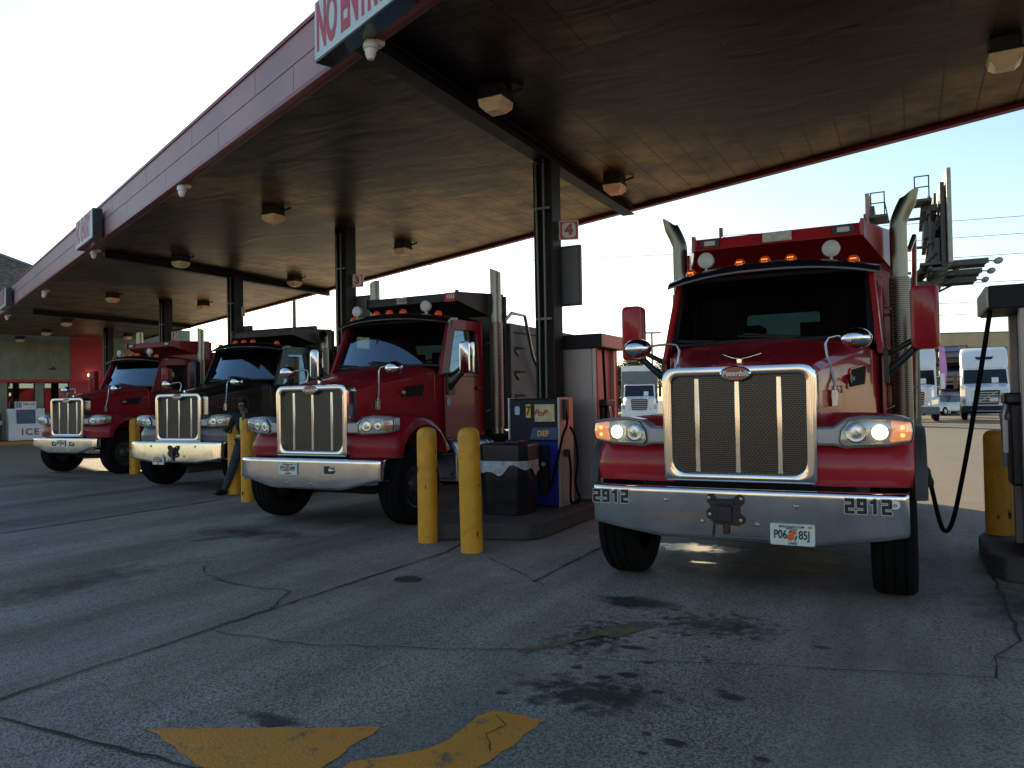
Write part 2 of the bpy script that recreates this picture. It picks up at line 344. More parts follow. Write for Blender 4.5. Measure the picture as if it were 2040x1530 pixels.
    yard = ma('MAXIMUM', mr(ma('ADD', sepP.outputs[1], ma('MULTIPLY', n1, 6)), 13, 18), mr(ma('ADD', sepP.outputs[1], ma('MULTIPLY', n1, 4)), -1.5, -5))  # second term: unseen yard added behind the camera to reflect warm light
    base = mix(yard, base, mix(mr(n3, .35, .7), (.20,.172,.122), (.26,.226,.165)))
    L.new(base, p.inputs['Base Color'])
    wet = ma('MAXIMUM', blob(-2.15,8.25,.55,.28,.5,1.0,8), blob(-1.85,7.55,.16,.07,.5,.6,9))
    ro = ma('SUBTRACT', mr(n3, .3, .7, .62, .85), ma('MULTIPLY', wet, .62))
    ro = ma('SUBTRACT', ro, ma('MULTIPLY', oil_shade, .15)); L.new(ro, p.inputs['Roughness']); L.new(ma('ADD', .18, ma('MULTIPLY', wet, .5)), p.inputs['Specular IOR Level'])
    hgt = ma('ADD', ma('MULTIPLY', mr(vo.outputs['Distance'], .1, .7, 1, 0), mr(n3, .3, .65, .4, 1.)), ma('MULTIPLY', n4, .35))
    hgt = ma('ADD', hgt, ma('MULTIPLY', n3, 1.2))
    b = nd('ShaderNodeBump'); b.inputs['Strength'].default_value = .9; b.inputs['Distance'].default_value = .008; L.new(hgt, b.inputs['Height']); L.new(b.outputs[0], p.inputs['Normal'])
    return m
g = G(); g.add([(-500,-300,0),(500,-300,0),(500,700,0),(-500,700,0)], [(0,1,2,3)])
ground = struct(g.obj('ground', ground_mat(), smooth=0))

def worn_paint(name, col, keep):
    """paint rolled on asphalt, broken where the stones show through"""
    m, t, p = newmat(name); N, L = t.nodes, t.links
    co = N.new('ShaderNodeTexCoord'); a = N.new('ShaderNodeTexNoise'); a.inputs['Scale'].default_value = 7; a.inputs['Detail'].default_value = 9; a.inputs['Roughness'].default_value = .72; L.new(co.outputs['Object'], a.inputs[0])
    v = N.new('ShaderNodeTexVoronoi'); v.inputs['Scale'].default_value = 62; L.new(co.outputs['Object'], v.inputs['Vector'])
    mr = N.new('ShaderNodeMapRange'); mr.inputs[1].default_value = keep; mr.inputs[2].default_value = keep+.12; L.new(a.outputs['Fac'], mr.inputs[0])
    mx = N.new('ShaderNodeMix'); mx.data_type = 'RGBA'; L.new(mr.outputs[0], mx.inputs[0]); mx.inputs[6].default_value = (*col, 1); mx.inputs[7].default_value = (.10,.094,.085, 1)
    b2 = N.new('ShaderNodeTexNoise'); b2.inputs['Scale'].default_value = 2.2; b2.inputs['Detail'].default_value = 5; L.new(co.outputs['Object'], b2.inputs[0])
    m2 = N.new('ShaderNodeMix'); m2.data_type = 'RGBA'; m2.blend_type = 'MULTIPLY'; m2.inputs[0].default_value = .75; L.new(mx.outputs[2], m2.inputs[6]); L.new(b2.outputs['Color'], m2.inputs[7])
    m3 = N.new('ShaderNodeMix'); m3.data_type = 'RGBA'; m3.inputs[0].default_value = .55; L.new(mx.outputs[2], m3.inputs[6]); L.new(m2.outputs[2], m3.inputs[7])
    L.new(m3.outputs[2], p.inputs['Base Color']); p.inputs['Roughness'].default_value = .7
    b = N.new('ShaderNodeBump'); b.inputs['Strength'].default_value = .6; b.inputs['Distance'].default_value = .006; L.new(v.outputs['Distance'], b.inputs['Height']); b.invert = True; L.new(b.outputs[0], p.inputs['Normal'])
    return m
def ragged(pts, step=.05, amp=.008):
    out = []
    for i, p in enumerate(pts):
        q = pts[(i+1) % len(pts)]; d = math.dist(p, q); n = max(1, int(d/step))
        for k in range(n):
            t = k/n; out.append((p[0]+(q[0]-p[0])*t+rnd.uniform(-amp, amp), p[1]+(q[1]-p[1])*t+rnd.uniform(-amp, amp)))
    return out
def sheet(name, pts, mat, z=.004, amp=.011):
    g = G(); P = [(x, y, z) for x, y in ragged(pts, amp=amp)]; g.add(P, [tuple(range(len(P)))]); return struct(g.obj(name, mat, smooth=0))
yel = worn_paint('worn_yellow_paint', (.68,.27,.02), .555)
sheet('arrow_marking', [(-1.86,3.88),(-.68,3.85),(-.87,3.44),(-1.03,3.1),(-1.41,3.46)], yel)
top = [(-.12,4.03),(-.2,3.97),(-.26,3.82),(-.35,3.67),(-.45,3.58),(-.58,3.54),(-.71,3.51),(-.85,3.36)]
bot = [(-.66,3.06),(-.18,3.41),(-.07,3.55),(.03,3.72),(.13,3.9)]
sheet('arrow_marking', top+bot, yel)
fad = worn_paint('faded_yellow_paint', (.20,.145,.045), .44)
sheet('lane_marking', [uw(*q).to_2d()[:] for q in ((-2.3,4.42),(-2.22,4.42),(-1.75,5.2),(-1.83,5.24))], fad, amp=.02)
sheet('lane_marking', [uw(*q).to_2d()[:] for q in ((-2.0,4.95),(-1.82,4.9),(-1.64,5.35),(-1.80,5.37))], fad, z=.0065, amp=.02)
sheet('lane_marking', [uw(*q).to_2d()[:] for q in ((-7.72,6.4),(-7.6,6.35),(-7.42,7.0),(-7.52,7.05))], fad, amp=.02)
strip = pbr('gutter_concrete', (.15,.145,.135), .8, 0, .25, 3, bump=.3, bscale=30, dirt=.6, dirtcol=(.05,.05,.048))
sheet('gutter_strip', [uw(*q).to_2d()[:] for q in ((-10.95,-2),(-10.6,-2),(-10.55,9.6),(-10.9,9.6))], strip)
crk = pbr('crack_filler', (.02,.019,.018), .9, 0, .3, 10)
def crack(pts, w, jit=.02, step=.12):
    L_ = []
    for p, q in zip(pts, pts[1:]):
        p, q = uw(*p), uw(*q); n = max(1, int((q-p).length/step))
        L_ += [p + (q-p)*(k/n) for k in range(n)]
    L_.append(uw(*pts[-1])); rows = []
    for i, p in enumerate(L_):
        d = (L_[min(i+1, len(L_)-1)] - L_[max(i-1, 0)]).normalized(); nn = V((-d.y, d.x, 0))
        p = p + nn*rnd.uniform(-jit, jit); ww = w*rnd.uniform(.45, 1.3)*.5
        rows.append([p + nn*ww + V((0,0,.0085)), p - nn*ww + V((0,0,.0085))])
    g = G(); g.grid(rows); return struct(g.obj('ground_crack', crk, smooth=0))
crack([(-4.54,-1),(-4.53,2.5),(-4.52,4.6),(-4.47,7.0),(-4.6,7.6)], .024, .014)
crack([(-5.6,1.9),(-4.24,2.33),(-2.87,2.4),(-2.0,2.5)], .02, .012)
crack([(-10.52,-2),(-10.52,4),(-10.55,9.4)], .022, .006)
crack([(-10.98,-2),(-10.98,9.5)], .02, .006)
crack([(-14.5,6.2),(-13,6.25),(-11,6.3)], .02, .01)
crack([(.58,8.01),(.6,7.0),(.58,5.92)], .022, .015); crack([(.58,5.92),(.41,5.52),(.38,5.1)], .012, .006); crack([(.41,5.52),(.9,5.5)], .014, .006)
crack([(-1.9,4.4),(-1.62,4.51),(-.9,4.75),(-.2,4.95),(.38,5.12)], .009, .025)
crack([(-3.02,6.15),(-3.03,6.8),(-3.04,7.6),(-3.0,9)], .022, .008)
crack([(-3.9,6.9),(-3.4,6.5),(-2.85,6.05)], .012, .012)
crack([(-4.52,4.5),(-4.8,5.0),(-5.5,5.0),(-6.1,5.2),(-6.5,5.6)], .014, .03)
crack([(-4.5,3.9),(-3.6,3.95),(-2.6,4.3),(-2.1,4.55)], .010, .03)
crack([(-1.93,3.46),(-1.82,3.38),(-1.86,3.25),(-1.75,3.1)], .008, .008, .04)
crack([(4,30),(9,26)], .05, .03); crack([(.5,22),(7,18.5)], .04, .03)

def manhole(c, r):
    g = G(); g.lathe([(0,.008),(r*.8,.008),(r*.82,.005),(r*.86,.005),(r*.9,.010),(r,.009),(r,.001)], ax='z', n=36); o = g.obj('manhole_cover', M['steel_dark']); o.location = c
    return tag(o, 'small round black iron cover set in the asphalt before the bollards', 'manhole cover')
manhole((-.98,7.03,0), .125)

# ------------------------------------------------------------------ canopy
Z0 = 5.15
def ceiling_mat():
    m, t, p = newmat('sooty_shaded_ceiling'); N, L = t.nodes, t.links
    co = N.new('ShaderNodeTexCoord'); mp = N.new('ShaderNodeMapping'); L.new(co.outputs['Object'], mp.inputs[0]); mp.inputs['Rotation'].default_value = (0,0,R(-(90-AXA-(90-PHI)))) 
    mp.inputs['Rotation'].default_value = (0,0,-(R(90-PHI)-CANROT))   # x along the lanes
    P = mp.outputs[0]
    sp = N.new('ShaderNodeSeparateXYZ'); L.new(P, sp.inputs[0])
    n1 = N.new('ShaderNodeTexNoise'); n1.inputs['Scale'].default_value = 1.4; n1.inputs['Detail'].default_value = 7; n1.inputs['Roughness'].default_value = .65; L.new(P, n1.inputs[0])
    n2 = N.new('ShaderNodeTexNoise'); n2.inputs['Scale'].default_value = 34; n2.inputs['Detail'].default_value = 8; n2.inputs['Roughness'].default_value = .75; L.new(P, n2.inputs[0])
    c1 = N.new('ShaderNodeValToRGB'); L.new(n1.outputs['Fac'], c1.inputs[0]); e = c1.color_ramp.elements
    e[0].position = .32; e[0].color = (.06,.037,.017,1); e[1].position = .72; e[1].color = (.52,.36,.155,1)
    c2 = N.new('ShaderNodeMix'); c2.data_type = 'RGBA'; c2.blend_type = 'MULTIPLY'; c2.inputs[0].default_value = .7; L.new(c1.outputs[0], c2.inputs[6])
    c3 = N.new('ShaderNodeValToRGB'); L.new(n2.outputs['Fac'], c3.inputs[0]); c3.color_ramp.elements[0].position = .35; c3.color_ramp.elements[0].color = (.25,.22,.2,1); c3.color_ramp.elements[1].position = .6; L.new(c3.outputs[0], c2.inputs[7])
    p.inputs['Metallic'].default_value = .93
    L.new(c2.outputs[2], p.inputs['Base Color'])
    d = N.new('ShaderNodeMath'); d.operation = 'PINGPONG'; d.inputs[1].default_value = .2; L.new(sp.outputs[1], d.inputs[0])
    se = N.new('ShaderNodeMapRange'); se.inputs[1].default_value = 0; se.inputs[2].default_value = .017; L.new(d.outputs[0], se.inputs[0])
    c4 = N.new('ShaderNodeMix'); c4.data_type = 'RGBA'; c4.inputs[6].default_value = (.012,.008,.005,1); L.new(se.outputs[0], c4.inputs[0]); L.new(c2.outputs[2], c4.inputs[7]); L.new(c4.outputs[2], p.inputs['Base Color'])
    # exhaust soot above the stacks, plus shade painted near beam, column and right end
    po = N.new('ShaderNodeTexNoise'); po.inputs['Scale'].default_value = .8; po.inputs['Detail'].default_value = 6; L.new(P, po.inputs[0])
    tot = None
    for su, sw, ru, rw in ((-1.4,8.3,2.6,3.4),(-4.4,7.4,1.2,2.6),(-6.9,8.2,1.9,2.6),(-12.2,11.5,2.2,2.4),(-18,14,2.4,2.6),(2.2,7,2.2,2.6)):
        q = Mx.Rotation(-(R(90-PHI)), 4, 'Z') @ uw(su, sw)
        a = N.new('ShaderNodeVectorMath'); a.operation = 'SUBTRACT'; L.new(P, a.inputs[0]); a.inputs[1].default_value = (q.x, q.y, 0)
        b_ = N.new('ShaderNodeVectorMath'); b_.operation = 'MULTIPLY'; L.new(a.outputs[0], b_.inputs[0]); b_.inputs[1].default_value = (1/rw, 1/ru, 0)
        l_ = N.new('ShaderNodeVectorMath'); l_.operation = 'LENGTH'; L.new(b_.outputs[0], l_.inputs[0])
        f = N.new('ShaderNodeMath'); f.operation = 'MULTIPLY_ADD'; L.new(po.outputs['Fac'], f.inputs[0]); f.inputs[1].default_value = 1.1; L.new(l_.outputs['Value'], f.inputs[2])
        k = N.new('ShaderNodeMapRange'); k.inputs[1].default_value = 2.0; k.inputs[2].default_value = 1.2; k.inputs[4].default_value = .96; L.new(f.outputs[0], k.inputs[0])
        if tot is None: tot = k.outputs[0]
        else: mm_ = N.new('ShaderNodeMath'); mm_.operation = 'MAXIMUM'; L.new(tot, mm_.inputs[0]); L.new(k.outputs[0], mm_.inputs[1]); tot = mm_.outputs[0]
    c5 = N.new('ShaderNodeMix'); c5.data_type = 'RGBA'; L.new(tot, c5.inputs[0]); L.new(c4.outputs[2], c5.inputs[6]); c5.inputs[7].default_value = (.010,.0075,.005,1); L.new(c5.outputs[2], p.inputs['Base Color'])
    # oil-canning: shallow dents running across the sheets
    m2 = N.new('ShaderNodeMapping'); m2.inputs['Scale'].default_value = (1.0,.35,1); L.new(P, m2.inputs[0])
    n3 = N.new('ShaderNodeTexNoise'); n3.inputs['Scale'].default_value = 2.2; n3.inputs['Detail'].default_value = 4; n3.inputs['Roughness'].default_value = .45; n3.inputs['Distortion'].default_value = 1.1; m2.inputs['Rotation'].default_value = (.3,.5,.35); L.new(m2.outputs[0], n3.inputs[0])
    h = N.new('ShaderNodeMath'); h.operation = 'MULTIPLY_ADD'; L.new(n3.outputs['Fac'], h.inputs[0]); h.inputs[1].default_value = 2.0; sm_ = N.new('ShaderNodeMath'); sm_.operation = 'MULTIPLY'; L.new(se.outputs[0], sm_.inputs[0]); sm_.inputs[1].default_value = .12; L.new(sm_.outputs[0], h.inputs[2])
    b = N.new('ShaderNodeBump'); b.inputs['Strength'].default_value = .55; b.inputs['Distance'].default_value = .012; L.new(h.outputs[0], b.inputs['Height']); L.new(b.outputs[0], p.inputs['Normal'])
    r = N.new('ShaderNodeMapRange'); r.inputs[3].default_value = .34; r.inputs[4].default_value = .6; L.new(n2.outputs['Fac'], r.inputs[0]); L.new(r.outputs[0], p.inputs['Roughness'])
    p.inputs['Specular IOR Level'].default_value = .55
    return m
S0, S1, O0, O1 = -43.0, 4.0, 3.6, 10.85
canopy = thing('canopy', 'long flat maroon fuel canopy with sooty brown ceiling on dark steel columns', 'canopy', (0,0,0), CANROT)
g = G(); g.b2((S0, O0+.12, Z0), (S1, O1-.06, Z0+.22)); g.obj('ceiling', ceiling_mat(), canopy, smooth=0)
g = G()                                             # front fascia: two rows of flat sheets with open seams
s = S1
for row, (za, zb) in enumerate(((5.06,5.375),(5.385,5.70))):
    s = S1 - (1.1 if row else 0)
    while s > S0:
        e = max(S0, s-2.4); g.b2((e+.006, O0, za), (s-.006, O0+.05, zb)); s = e
g.obj('fascia', M['fascia'], canopy, bevel=.004)
g = G(); g.b2((S0, O0+.05, 5.02), (S1, O0+.12, 5.68)); g.b2((S0, O0-.03, 5.0), (S1, O0+.03, 5.055)); g.b2((S0, O0+.03, 5.0), (S1, O0+.09, 5.03)); g.b2((S0, O0-.02, 5.70), (S1, O0+.14, 5.75))
g.b2((S0, O1-.06, 5.08), (S1, O1, 5.7)); g.b2((S0, O1-.12, 5.08), (S1, O1-.06, 5.10)); g.b2((S1-.06, O0+.12, 5.03), (S1, O1-.06, 5.7))
g.obj('fascia_trim', M['fascia_red'], canopy, bevel=.004)
g = G(); g.b2((S0, O0+.12, 5.45), (S1-.06, O1-.06, 5.5)); g.obj('roof', M['far_gray'], canopy, smooth=0)
def can(p): return canopy_inv @ V(p)
canopy_inv = Mx.Rotation(-CANROT, 4, 'Z')
ROTL = Mx.Rotation(R(90-PHI)-CANROT, 4, 'Z')          # lane direction inside the canopy frame
def beam(u, w0, w1, d=.17):
    g = G(); a, b = can(uw(u, w0)), can(uw(u, w1)); dr = (b-a).normalized(); nn = V((-dr.y, dr.x, 0))
    for x0, x1, z0, z1 in ((-.11,.11,Z0-d,Z0-d+.018), (-.012,.012,Z0-d+.018,Z0-.018), (-.11,.11,Z0-.018,Z0-.002)):
        g.prism([a+nn*x0+V((0,0,z0)), a+nn*x1+V((0,0,z0)), a+nn*x1+V((0,0,z1)), a+nn*x0+V((0,0,z1))], b-a)
    g.obj('beam', M['column'], canopy, smooth=0)
beam(-4.53, 5.75, 13.45); beam(-16.0, 11.05, 18.55); beam(-27.6, 16.3, 23.0)
COLS = [(.54,10.85), (-3.3,15.36), (-7.3,20.3), (-11.35,25.2), (-17.8,33.9)]
for i, (x, y) in enumerate(COLS):
    g = G(); c = can((x, y, 0)); hw = .145
    for bx in (((-hw,-hw),(hw,-hw+.022)), ((-hw,hw-.022),(hw,hw)), ((-.012,-hw+.022),(.012,hw-.022))):
        P = [ROTL @ V((bx[a][0], bx[b][1], .0)) + c for a, b in ((0,0),(1,0),(1,1),(0,1))]
        g.prism(P, (0,0,Z0-.17 if i in (0,2) else Z0-.002))
    o = g.obj('column', M['column'], canopy, smooth=0)
    g = G()
    for k, (dx, dy) in enumerate(((-.07,-.175),(.03,-.18))):
        q = ROTL @ V((dy, -dx, 0)); pts = [c+q+V((0,0,.3)), c+q+V((0,0,2.6)), c+q+V((.02*k-.02,0,4.2)), c+q+V((.03*k-.03,0,5.0))]
        g.tube(pts, .018, 8)
    for z in (1.4, 2.75, 4.3):
        q = ROTL @ V((-.172, 0, z)); g.box(c+q, (.02,.24,.03), ROTL.to_3x3())
    g.obj('conduit', M['conduit'], o)
# ceiling lights
LENS = []
def ceiling_light(x, y, label):
    t = thing('ceiling_light', label, 'ceiling light', (x, y, 0), LANE, 'square lights hung under the canopy ceiling')
    g = G(); g.box((0,0,5.085), (.28,.28,.13)); g.box((0,0,5.01), (.31,.31,.03)); g.tube([(.1,.1,5.08),(.28,.14,5.13)], .02, 8); g.obj('housing', M['black'], t, bevel=.006)
    g = G(); rows = []
    for h, z in ((.15,4.995),(.14,4.92),(.085,4.86)): rows.append([(-h,-h,z),(h,-h,z),(h,h,z),(-h,h,z)])
    g.grid(rows, True, True); g.obj('lens', M['light_lens'], t, bevel=.006, smooth=0)
for x, y, l in [(-.13,8.59,'boxy ceiling light with a cracked pale lens nearest the camera'),(1.68,12.11,'ceiling light beside the beam behind the column signed 4'),
  (-4.21,13.65,'ceiling light hung before the column signed 3'),(-2.35,16.85,'ceiling light hung between columns 3 and 4 near the rear edge'),
  (5.01,7.65,'yellowed ceiling light above the large red dump truck at the right end'),(-7.7,17.9,'ceiling light on the front half of the beam over column 2'),
  (-5.93,21.06,'ceiling light on the rear end of the beam over column 2'),(-12.28,23.63,'ceiling light hung before the column signed 1'),
  (-10.36,25.83,'ceiling light with a loose cable behind the column signed 1'),(-17.55,30.25,'largest of the three ceiling lights near the store wall'),
  (-20.63,34.01,'middle one of three ceiling lights near the store wall'),(-23.74,37.05,'ceiling light closest to the grey store wall at far left'),(-18.3,36.6,'ceiling light over the cab of the farthest red truck')]:
    ceiling_light(x, y, l)
# cameras under the fascia
def dome_camera(x, y, label, two=False):
    t = thing('security_camera', label, 'security camera', (x, y, 0), CANROT, 'white cameras along the canopy edge')
    g = G(); g.box((0,.06,4.985), (.10,.10,.05)); g.tube([(0,.06,5.01),(0,0,5.0),(0,-.02,4.97)], .035, 10); g.obj('bracket', M['white'], t, bevel=.008)
    g = G(); g.lathe([(0,4.99),(.055,4.985),(.07,4.95),(.07,4.91),(.055,4.905),(.05,4.86),(.03,4.815),(0,4.805)], (0,-.02,0), 'z', 20); g.obj('housing', M['white'], t)
    if two:
        g = G(); g.lathe([(0,4.9),(.05,4.895),(.055,4.83),(.03,4.79),(0,4.785)], (-.13,-.02,0), 'z', 18); g.obj('second_lens_housing', M['white'], t)
for x, y, l, k in [(-1.25,7.1,'white dome camera under the nearest NO ENTRY sign',0),(-4.98,11.68,'white dome camera on the fascia between the two nearest NO ENTRY signs',0),
  (-8.9,16.4,'white dome camera beside the middle NO ENTRY sign',0),(-13.24,21.8,'white twin camera on the far part of the fascia',1),(-18.0,27.4,'white dome camera beside the farthest NO ENTRY sign',0)]:
    dome_camera(x, y, l, k)
# NO ENTRY box signs hung on the fascia
def no_entry(s0, label, L_=1.58):
    t = thing('no_entry_sign', label, 'sign', cs(s0+L_/2, O0-.14, 5.28), CANROT, 'NO ENTRY box signs along the fascia')
    g = G(); g.box((0,0,0), (L_,.18,.60)); g.obj('sign_box', M['gloss_black'], t, bevel=.006)
    g = G(); g.box((0,-.093,0), (L_-.03,.01,.57)); g.obj('face_panel', M['sign_white'], t, bevel=.003)
    a = text('NO ENTRY', .62, M['sign_red'], t, (-.07,-.101,0), bold=.022, sx=.55, spacing=.95)
    d = a.dimensions; k = (L_-.24)/max(.1, d.x); a.scale = (k, .50/max(.1, d.y), 1)
no_entry(-6.98, 'nearest NO ENTRY sign cut off by the top of the photo'); no_entry(-18.45, 'middle NO ENTRY sign seen at a steep angle on the fascia'); no_entry(-31.1, 'farthest NO ENTRY sign at the left edge of the photo')
# lane number signs
def lane_sign(n, x, y, z, sz):
    t = thing('lane_number_sign', 'white square sign with red number %d on its column' % n, 'sign', (x, y, z), -R(8), 'lane number signs on the columns')
    g = G(); g.prism(xz(rrect(-sz/2,-sz/2,sz/2,sz/2,.015), 0), (0,.02,0)); g.obj('panel', M['sign_white'], t)
    g = G(); a = .45*sz; g.ring(xz(rrect(-a,-a,a,a,.004), -.003), xz(rrect(-a*.8,-a*.86,a*.8,a*.86,a*.45), -.003), (0,.002,0)); g.obj('border', M['sign_red'], t, smooth=0)
    text(str(n), sz*.78, M['sign_red'], t, (0,-.004,0), bold=.012, name='numeral')
    g = G(); g.box((-sz*.62,.012,0), (sz*.4,.014,.05)); g.obj('bracket', M['steel_dark'], t)
lane_sign(4, .84, 10.8, 4.01, .27); lane_sign(3, -3.06, 15.3, 4.07, .26); lane_sign(2, -7.17, 20.3, 4.10, .26); lane_sign(1, -11.1, 25.2, 3.95, .28)
def column_panel(x, y, z0, z1, w, label, off=.0):
    t = thing('back_panel', label, 'sign board', (x, y, 0), LANE, 'blank boards on the columns')
    g = G(); g.b2((-w/2,.0,z0), (w/2,.035,z1)); g.obj('board', M['far_gray'], t, bevel=.004)
    g = G(); g.ring(xz([(-w/2-.01,z0-.02),(w/2+.01,z0-.02),(w/2+.01,z1+.02),(-w/2-.01,z1+.02)], -.015), xz([(-w/2+.015,z0+.005),(w/2-.015,z0+.005),(w/2-.015,z1-.005),(-w/2+.015,z1-.005)], -.015), (0,.065,0)); g.obj('frame', M['steel_dark'], t)
column_panel(.72, 11.03, 2.98, 3.80, .62, 'tall blank grey board behind the column signed 4')
column_panel(-3.04, 15.55, 3.0, 3.78, .5, 'tall blank dark board behind the column signed 3')
column_panel(-7.1, 20.5, 3.32, 3.72, .42, 'small blank board under the sign numbered 2')

# ------------------------------------------------------------------ islands, bollards, pumps
def island(name, poly, label, h=.2):
    g = G(); P = [uw(a, b) for a, b in poly]; g.prism(P, (0,0,h)); o = g.obj(name, M['concrete'], None, bevel=.03, smooth=30, seg=3); return struct(tag(o, label, 'kerb island'))
isl = [(-5.1,7.45),(-4.55,7.75),(-3.95,7.93),(-3.85,8.1),(-3.85,14.5),(-5.1,14.5)]
island('pump_island', isl, 'low concrete pump island with the blue dispenser and the litter bin')
island('pump_island', [(-11.0,10.3),(-9.75,10.3),(-9.7,10.5),(-9.7,16.5),(-11.05,16.5)], 'concrete island behind the yellow bollards beside the standing person')
island('pump_island', [(-16.9,12.7),(-15.6,12.9),(-15.5,19),(-17,19)], 'concrete island between the black truck and the farthest red truck')
island('pump_island', [(.55,8.95),(.56,7.98),(.66,7.74),(.88,7.66),(1.8,7.66),(1.9,7.8),(1.9,9.3),(.72,9.3),(.6,9.18)], 'rounded concrete island at the right edge under the hose')
def bollard(x, y, h, r, label, z=0, lean=(0,0)):
    t = thing('bollard', label, 'bollard', (x, y, z), rnd.uniform(0,6), 'yellow steel bollards'); t.rotation_euler = (lean[0], lean[1], rnd.uniform(0,6))
    g = G(); g.lathe([(0,h),(r*.45,h-.008),(r*.8,h-.03),(r*.96,h-.06),(r,h-.10)]+[(r*(1+.006*math.sin(k*3.1)), h-.1-(h-.1)*k/8) for k in range(1,9)], ax='z', n=32); g.obj('post', M['bollard'], t)
    g = G()
    for k in range(11):
        a = rnd.uniform(0, 6.28); zz = rnd.uniform(.03, .3) if k % 3 == 0 else rnd.uniform(.3, h-.1); q = []
        for j in range(9):
            tt = j/9*6.283; rr = rnd.uniform(.25, 1)*(.012+.028*(k % 4)/3); aa = a+math.cos(tt)*rr/r*.6; q.append(((r+.003)*math.cos(aa), (r+.003)*math.sin(aa), zz+math.sin(tt)*rr*1.5))
        g.add(q, [tuple(range(9))])
    g.obj('rust_stain', M['rust'], t, smooth=0)
bollard(-1.0, 8.8+.12, 1.33, .115, 'thick yellow bollard before the island, left one of the close pair')
bollard(-.46, 8.18+.12, 1.34, .12, 'thick yellow bollard nearest the camera, right one of the close pair', lean=(.012,.008))
bollard(-5.1, 14.1, 1.4, .125, 'yellow bollard the standing person leans against'); bollard(-4.46, 12.95, 1.4, .12, 'yellow bollard half hidden by the headlight of the second red truck')
bollard(-9.2, 18.7, 1.35, .12, 'yellow bollard between the black truck and the farthest red truck')
bollard(4.86, 7.72, 1.05, .125, 'yellow bollard on the right island beside the fuel hose', .2); bollard(5.05, 7.55, .95, .06, 'thin yellow post behind the right dispenser', .2)

def hose(name, pts, r, mat, parent=None, n=9, res=6):
    P = [V(p) for p in pts]; out = []
    for i in range(len(P)-1):
        p0, p1, p2, p3 = P[max(i-1,0)], P[i], P[i+1], P[min(i+2,len(P)-1)]
        for k in range(res):
            t = k/res
            out.append(.5*((2*p1)+(-p0+p2)*t+(2*p0-5*p1+4*p2-p3)*t*t+(-p0+3*p1-3*p2+p3)*t**3))
    out.append(P[-1]); g = G(); g.tube(out, r, n); return g.obj(name, mat, parent)

# DEF dispenser (number 7)
d7 = thing('def_dispenser', 'blue DEF dispenser with yellow number 7 on the near island', 'fuel dispenser', (.62,10.12,.2), LANE)   # origin: front right corner, x to the right
g = G(); g.b2((-.74,.02,0),(-.04,.44,1.44)); g.obj('cabinet', M['navy'], d7, bevel=.01)
g = G(); g.b2((-.72,-.005,.02),(-.03,.018,.86)); g.obj('lower_door', M['blue'], d7, bevel=.012)
g = G(); g.b2((-.72,-.005,.88),(-.03,.018,1.43)); g.obj('upper_panel', M['navy'], d7, bevel=.012)
g = G(); g.b2((-.038,.0,0),(0,.46,1.45)); g.obj('side_panel', M['pump_beige'], d7, bevel=.01)
g = G(); g.b2((-.76,-.01,.3),(-.745,.46,1.45)); g.obj('edge_trim', M['white'], d7)
g = G(); g.b2((-.36,-.012,1.13),(-.07,-.006,1.36)); g.obj('display', M['screen'], d7)
text('PoP', .12, M['decal_red'], d7, (-.285,-.014,1.24), bold=.003, shear=.4)
g = G(); g.b2((-.49,-.012,1.18),(-.42,-.006,1.36)); g.obj('number_plate', M['decal_yellow'], d7); text('7', .17, M['decal_black'], d7, (-.455,-.014,1.27), bold=.004, sx=.75, name='numeral')
g = G(); g.prism(xz(rrect(-.66,1.22,-.585,1.34,.03), -.008), (0,.004,0)); g.obj('sticker', M['litter'], d7)
g = G(); g.prism([(-.44,-.012,.89),(-.03,-.012,.89),(-.03,-.012,1.05),(-.39,-.012,1.05)], (0,.006,0)); g.obj('label_strip', pbr('label_blue', (.02,.07,.17), .4), d7); text('DEF', .10, M['decal_yellow'], d7, (-.24,-.016,.97), bold=.004)
g = G(); g.prism(xz(rrect(-.29,.18,-.15,.82,.03), -.05), (0,.05,0)); g.ring(xz(rrect(-.29,.18,-.15,.82,.03), -.05), xz(rrect(-.275,.2,-.165,.8,.02), -.05), (0,-.03,0)); ho = g.obj('nozzle_holster', M['black'], d7, bevel=.004)
g = G(); g.lathe([(0,-.062),(.03,-.06),(.03,-.05)], (-.225,0,.57), 'y', 20); g.obj('round_sticker', M['litter'], ho)
hose('hose', [(.03,.12,1.33),(.06,.1,1.1),(.05,-.02,.95),(.01,-.08,.7),(-.06,-.08,.45),(-.12,-.06,.3),(-.16,-.05,.22)], .016, M['rubber'], d7)
hose('hose', [(.04,.25,1.05),(.09,.3,.9),(.12,.3,.6),(.1,.26,.3),(.14,.3,.08),(.05,.3,.03),(.05,.2,.1),(.08,.15,.5),(.05,.16,.72)], .016, M['rubber'], d7)
g = G(); g.b2((0,.1,1.15),(.05,.2,1.42)); g.obj('hose_bracket', M['black'], d7, bevel=.006); g = G(); g.b2((.0,.12,.66),(.06,.2,.76)); g.obj('nozzle_hook', M['black'], d7, bevel=.006)
